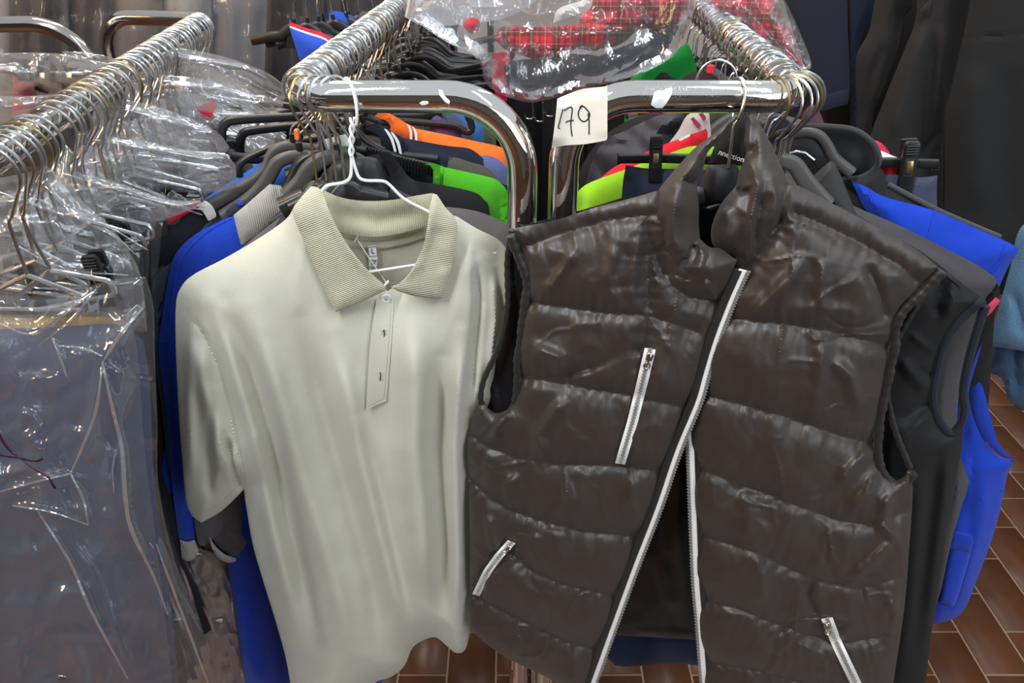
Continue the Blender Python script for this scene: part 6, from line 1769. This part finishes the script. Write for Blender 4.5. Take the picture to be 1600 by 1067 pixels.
garment('folded_garment', 'dark navy folded garment below the tartan shirts in the bag', 'garment', (990, 80), TY - .015, 0, [('cloth_body', [(912, 104, 1), (940, 86), (990, 66), (1050, 42), (1074, 36, 1), (1062, 70), (1030, 96), (980, 112), (930, 122)], fab((26, 28, 42)), dict(B=.02, w=.02))])
garment('folded_garment', 'charcoal garment in the sagging bottom of the clear bag', 'garment', (850, 120), TY, 0, [('cloth_body', [(776, 96, 1), (830, 92), (900, 84), (950, 90, 1), (930, 120), (880, 146), (830, 156), (795, 142)], fab((52, 48, 52)), dict(B=.02, w=.02, noise=[(.005, 30, 20, 127, 1)]))])
garment('folded_garment', 'white folded lining on top of the tartan shirts', 'garment', (905, 14), TY - .02, 0, [('cloth_body', [(864, 36, 1), (872, 14), (905, 2), (928, -8, 1), (920, 16), (896, 24)], fab((214, 208, 200)), dict(B=.012, w=.012))])
garment('folded_garment', 'pale crumpled plastic bundle at the left end of the clear bag', 'garment', (690, 10), TY + .05, 0, [('cloth_body', [(632, 26, 1), (650, -30), (720, -60), (860, -60, 1), (850, -10), (800, 24), (760, 34), (700, 40), (660, 40)], M['film_wad'], dict(B=.04, w=.03, noise=[(.012, 30, 26, 128, 1), (.006, 14, 12, 129, 1)]))])
PB = Plane(880, 60, TY - .07, 0)
BX = [([(900, 20), (884, 60), (880, 96)], 4, .014), ([(950, 30), (945, 70), (938, 120)], 4, .012), ([(862, 50), (880, 90), (892, 100)], 3, .010), ([(700, 20), (740, 30), (790, 26)], 5, .010), ([(1000, 10), (1010, 40), (990, 70)], 4, .012), ([(720, 60), (740, 100), (780, 150)], 5, .008), ([(860, 10), (870, 40), (862, 60)], 3, .01), ([(1030, 0), (1036, 40), (1050, 90)], 4, .01)]
bg = Piece(PB, [(636, 24, 1), (650, -20), (700, -50), (1100, -60, 1), (1090, 0), (1072, 50), (1056, 84), (1010, 112), (960, 128), (905, 140), (870, 152), (830, 160), (800, 154), (770, 140), (756, 124), (752, 104), (736, 84), (706, 70), (676, 52)],
           hfun(.045, .04, BX, noise=[(.012, 38, 34, 131, 1), (.006, 16, 14, 132, 1)]), hfun(-.08, .05), .006)
tag(obj('plastic_bag', bg.geo, M['film_bag'], smooth=True), 'big clear crinkled bag of tartan shirts sagging between the two racks', 'bag')
PB2 = Plane(1200, 40, 1.22, -20)
bg = Piece(PB2, [(1090, -60, 1), (1200, -60, 1), (1222, -10), (1250, 50), (1268, 98), (1262, 110), (1240, 112, 1), (1190, 86), (1140, 50), (1096, 16)], hfun(.03, .03, [([(1166, 30), (1180, 60), (1176, 80)], 3, .008)], noise=[(.010, 30, 34, 134, 1), (.005, 13, 14, 135, 1)]), hfun(-.07, .04), .006)
tag(obj('plastic_bag', bg.geo, M['film_bag'], smooth=True), 'clear film over the tartan shirt behind the right rail', 'bag')

# ------------------------------------------------------------------ dark clothes beyond the racks
garment('trousers', 'dark navy trousers with a deep hem hanging beyond the right rail', 'trousers', (1270, 60), 1.75, -8, [
    ('trouser_body', [(1200, -80, 1), (1322, -80, 1), (1324, 20), (1328, 134), (1325, 162, 1), (1284, 174, 1), (1262, 120), (1230, 20)], fab((30, 33, 44), scale=400), dict(B=.012, w=.02)),
    ('hem', [(1277, 152, 1), (1327, 137, 1), (1325, 162, 1), (1284, 174, 1)], fab((32, 36, 48), scale=400), dict(B=.003, w=.004, h0=.012), .004)])
BRN = fab((42, 40, 38), scale=400, spec=.3); BLK = fab((36, 35, 35), scale=400, spec=.3); BLK2 = fab((30, 30, 30), scale=400, spec=.3)
garment('jacket', 'brownish-black coat edge just right of the hemmed navy trousers', 'jacket', (1330, 80), 1.85, -8, [('coat_body', [(1200, 140, 1), (1310, 60), (1318, -80, 1), (1330, -80, 1), (1336, 80), (1345, 160), (1342, 220), (1350, 420, 1), (1180, 420, 1)], BRN, dict(B=.02, w=.02))])
garment('jacket', 'black jackets closing the row behind the three black ones at the right', 'jacket', (1450, 60), 1.92, -8, [('jacket_body', [(1320, -90, 1), (1720, -90, 1), (1720, 460, 1), (1320, 460, 1)], fab((26, 25, 25)), dict(B=.02, w=.02, folds=vfolds(1330, 1700, -60, 440, 7, .010, 77)), .012, .015)])
garment('jacket', 'dark navy jacket at the top behind the black sleeves', 'jacket', (1370, 40), 1.82, -8, [('jacket_body', [(1326, -80, 1), (1400, -80, 1), (1392, 0), (1366, 30), (1340, 90), (1345, 300, 1), (1330, 300, 1)], fab((30, 38, 62)), dict(B=.02, w=.02))])
garment('jacket', 'black jacket, leftmost of the three on the right, narrow sleeve falling straight', 'jacket', (1400, 60), 1.72, -10, [('jacket_body', [(1376, -80, 1), (1440, -80, 1), (1430, 0), (1412, 30), (1402, 80), (1380, 140), (1362, 200), (1360, 420, 1), (1332, 420, 1), (1338, 180), (1338, 90), (1360, 40)], BLK, dict(B=.03, w=.03, folds=[([(1400, 34), (1380, 100), (1360, 190)], 10, .010), ([(1386, 60), (1362, 120), (1348, 200)], 8, -.010)]))])
garment('jacket', 'black jacket, middle of the three on the right, creased sleeve', 'jacket', (1450, 60), 1.64, -10, [('jacket_body', [(1430, -80, 1), (1530, -80, 1), (1518, 0), (1500, 90), (1482, 160), (1474, 230), (1474, 460, 1), (1340, 460, 1), (1352, 250), (1380, 160), (1412, 80), (1432, 20)], BLK, dict(B=.03, w=.03, folds=[([(1450, 30), (1420, 120), (1390, 230)], 12, .014), ([(1462, 40), (1448, 150), (1436, 280)], 10, -.014), ([(1476, 30), (1470, 120), (1466, 200)], 10, .010), ([(1440, 240), (1460, 215), (1472, 200)], 5, -.008)])),
    ('lapel', [(1432, 21, 1), (1448, 4), (1458, -6, 1), (1452, 24, 1)], BLK, dict(B=.006, w=.006, h0=.032), .004)])
garment('jacket', 'large black jacket filling the upper right corner, yoke seam across', 'jacket', (1560, 60), 1.55, -10, [('jacket_body', [(1520, -80, 1), (1720, -80, 1), (1720, 420, 1), (1470, 420, 1), (1476, 300), (1476, 190), (1486, 140), (1502, 70), (1516, 0)], BLK2, dict(B=.03, w=.03, folds=[([(1504, 60), (1560, 56), (1660, 50)], 2, -.004), ([(1530, 90), (1520, 200), (1530, 340)], 24, .010), ([(1580, 90), (1572, 240), (1580, 380)], 24, -.008)]))])
garment('jeans', 'pale blue jeans hanging at the right edge behind the royal blue vest', 'jeans', (1590, 450), 1.10, -10, [('jeans_body', [(1578, 420, 1), (1600, 350), (1680, 340, 1), (1680, 560, 1), (1610, 550), (1544, 540, 1), (1555, 500)], fab((84, 116, 142), scale=400, bump=.5, mottle=.3), dict(B=.02, w=.02, folds=[([(1580, 450), (1590, 480), (1600, 530)], 8, -.008)]))])
garment('jeans', 'darker blue jeans with stitched hems lowest at the right edge', 'jeans', (1590, 560), 1.14, -10, [('jeans_body', [(1556, 510, 1), (1590, 480), (1690, 440, 1), (1690, 660, 1), (1606, 644), (1576, 624), (1566, 592), (1541, 580, 1)], fab((58, 84, 108), scale=400, bump=.5, mottle=.3), dict(B=.02, w=.02, folds=[([(1590, 500), (1585, 560), (1592, 620)], 8, -.010), ([(1545, 578), (1580, 588), (1610, 594)], 3, -.003)]))])
# dark rows that close the gap between the two racks
dk = [(18, 18, 21), (24, 23, 26), (20, 21, 28), (28, 26, 28)]
for i, x in enumerate(range(520, 1240, 60)):
    garment('trousers', 'dark trousers hanging in the gap behind the racks, below the clear bag', 'trousers', (x, 140), 1.72 + .02 * (i % 3), (-14, 8, 14)[i % 3], [
        ('trouser_body', [(x - 34, 90 + 10 * (i % 2), 1), (x + 36, 90 + 10 * (i % 2), 1), (x + 33, 250), (x + 30, 640, 1), (x - 28, 640, 1), (x - 32, 250)], fab(dk[i % 4]), dict(B=.02, w=.02, folds=vfolds(x - 30, x + 30, 140, 600, 2, .006, i)), .012, .012)], 'dark trousers behind the racks')
for i, (x, y) in enumerate(((826, 182), (842, 186), (858, 178))):
    pl = Plane(x, y, 1.5, 0)
    t = thing('wire_clip', 'small shiny wire clip hanging in the dark gap under the clear bag', 'clip', pl.at(x, y), 'wire clips under the bag')
    obj('clip_wire', sweep(pl.at(*crom([(x - 6, y - 2), (x - 4, y + 3), (x + 4, y + 4), (x + 7, y), (x + 6, y - 26)], 5).T, 0.0), .0018, 6), M['wire'], t)

# ------------------------------------------------------------------ wrapped suits and shirts far at the upper left
for i, (ol, Y, col, lab_) in enumerate((
        ([(-60, -60, 1), (22, -60, 1), (18, 100), (14, 260, 1), (-60, 260, 1)], 2.05, (150, 148, 150), 'pale grey wrapped garment at the upper left corner'),
        ([(14, -60, 1), (100, -60, 1), (104, 60), (100, 260, 1), (14, 260, 1)], 1.95, (46, 42, 46), 'charcoal suit in gold-lit film, left of the two rack bends'),
        ([(92, -60, 1), (172, -60, 1), (170, 60), (172, 260, 1), (92, 260, 1)], 2.0, (54, 48, 50), 'dark suit in gold-lit film between the two rack bends'),
        ([(160, -60, 1), (250, -60, 1), (248, 60), (250, 260, 1), (160, 260, 1)], 2.05, (120, 110, 104), 'taupe garment in film above the bend of the thin rail'),
        ([(240, -60, 1), (330, -60, 1), (330, 200, 1), (240, 200, 1)], 2.1, (150, 148, 146), 'light grey wrapped garment beyond the thin rail'),
        ([(320, -60, 1), (420, -60, 1), (410, 200, 1), (320, 200, 1)], 2.15, (128, 128, 130), 'grey wrapped garment beside the distant hooks'),
        ([(408, -60, 1), (500, -60, 1), (498, 220, 1), (408, 220, 1)], 2.3, (52, 50, 54), 'charcoal wrapped garment behind the distant hooks'),
        ([(490, -60, 1), (600, -60, 1), (596, 220, 1), (490, 220, 1)], 2.35, (44, 44, 50), 'dark wrapped garment behind the two distant rack ends'),
        ([(590, -60, 1), (700, -60, 1), (700, 220, 1), (590, 220, 1)], 2.4, (40, 40, 44), 'dark wrapped garment behind the far end of the middle rail'))):
    garment('suit', lab_, 'suit', (ol[0][0] + 50, 40), Y, 6, [('suit_body', ol, fab(col), dict(B=.03, w=.03, folds=vfolds(ol[0][0], ol[1][0], -20, 240, 3, .012, 40 + i)), .02, .012)])
    pf = Plane(ol[0][0] + 50, 40, Y - .07, 6)
    pc = Piece(pf, [(p[0] + (4 if j else -4), *p[1:]) for j, p in enumerate(ol)], hfun(.02, .03, vfolds(ol[0][0], ol[1][0], -40, 240, 4, .018, 60 + i, 6, 6), noise=[(.012, 26, 70, 141 + i, 1)]), None, .010)
    tag(obj('plastic_cover', pc.geo, M['film_heavy'], smooth=True), 'film cover over the ' + lab_.replace(' in gold-lit film', '').replace(' in film', ''), 'cover')
DA = P(412, -8, 1.75); DA[2] = ZR + .02
DB = DA + np.array([0.30, 0.35, 0])
hang_row(DA, DB, list(np.linspace(DA[1] + .06, DB[1], 14)), lambda i, Y: 'suit', 0.0105, 1, 'd', {'suit': 'black hanger with steel hook on the distant rail at the top left'}, 'hangers on the distant rail', {'suit': 'black_plastic'}, 4, .10, (), 'distant rail')
tag(obj('hanging_rail', sweep(np.array([DA, DB + (DB - DA) * .4]), .0105, 12), M['chrome_dim']), 'distant chrome rail under the upper left hooks', 'rail')
for i, (col, dy, lab_) in enumerate((((36, 38, 60), 0, 'navy shirt, leftmost of the bright stack beside the distant posts'), ((204, 30, 62), 8, 'crimson shirt in the stack beside the distant posts'), ((226, 224, 226), 14, 'white shirt under the crimson one by the distant posts'), ((34, 76, 190), 17, 'blue shirt lowest in the stack by the distant posts'))):
    garment('tee_shirt', lab_, 'shirt', (480, 40), 1.84 - .03 * i, 12, [('shirt_body', [(452, 26 + dy, 1), (480, 36 + dy), (505, 44 + dy), (520, 54 + dy, 1), (524, 110, 1), (470, 100, 1)], fab(col), dict(B=.014, w=.014), .012, .010)])
for i, (col, x, lab_) in enumerate((((40, 84, 190), 545, 'blue shirt right of the distant posts'), ((66, 66, 76), 590, 'dark grey shirt right of the distant posts, behind the middle rail'))):
    garment('tee_shirt', lab_, 'shirt', (x, 40), 1.9, 12, [('shirt_body', [(x - 30, 16, 1), (x, 22), (x + 30, 40, 1), (x + 36, 200, 1), (x - 30, 200, 1)], fab(col), dict(B=.014, w=.014), .012, .010)])
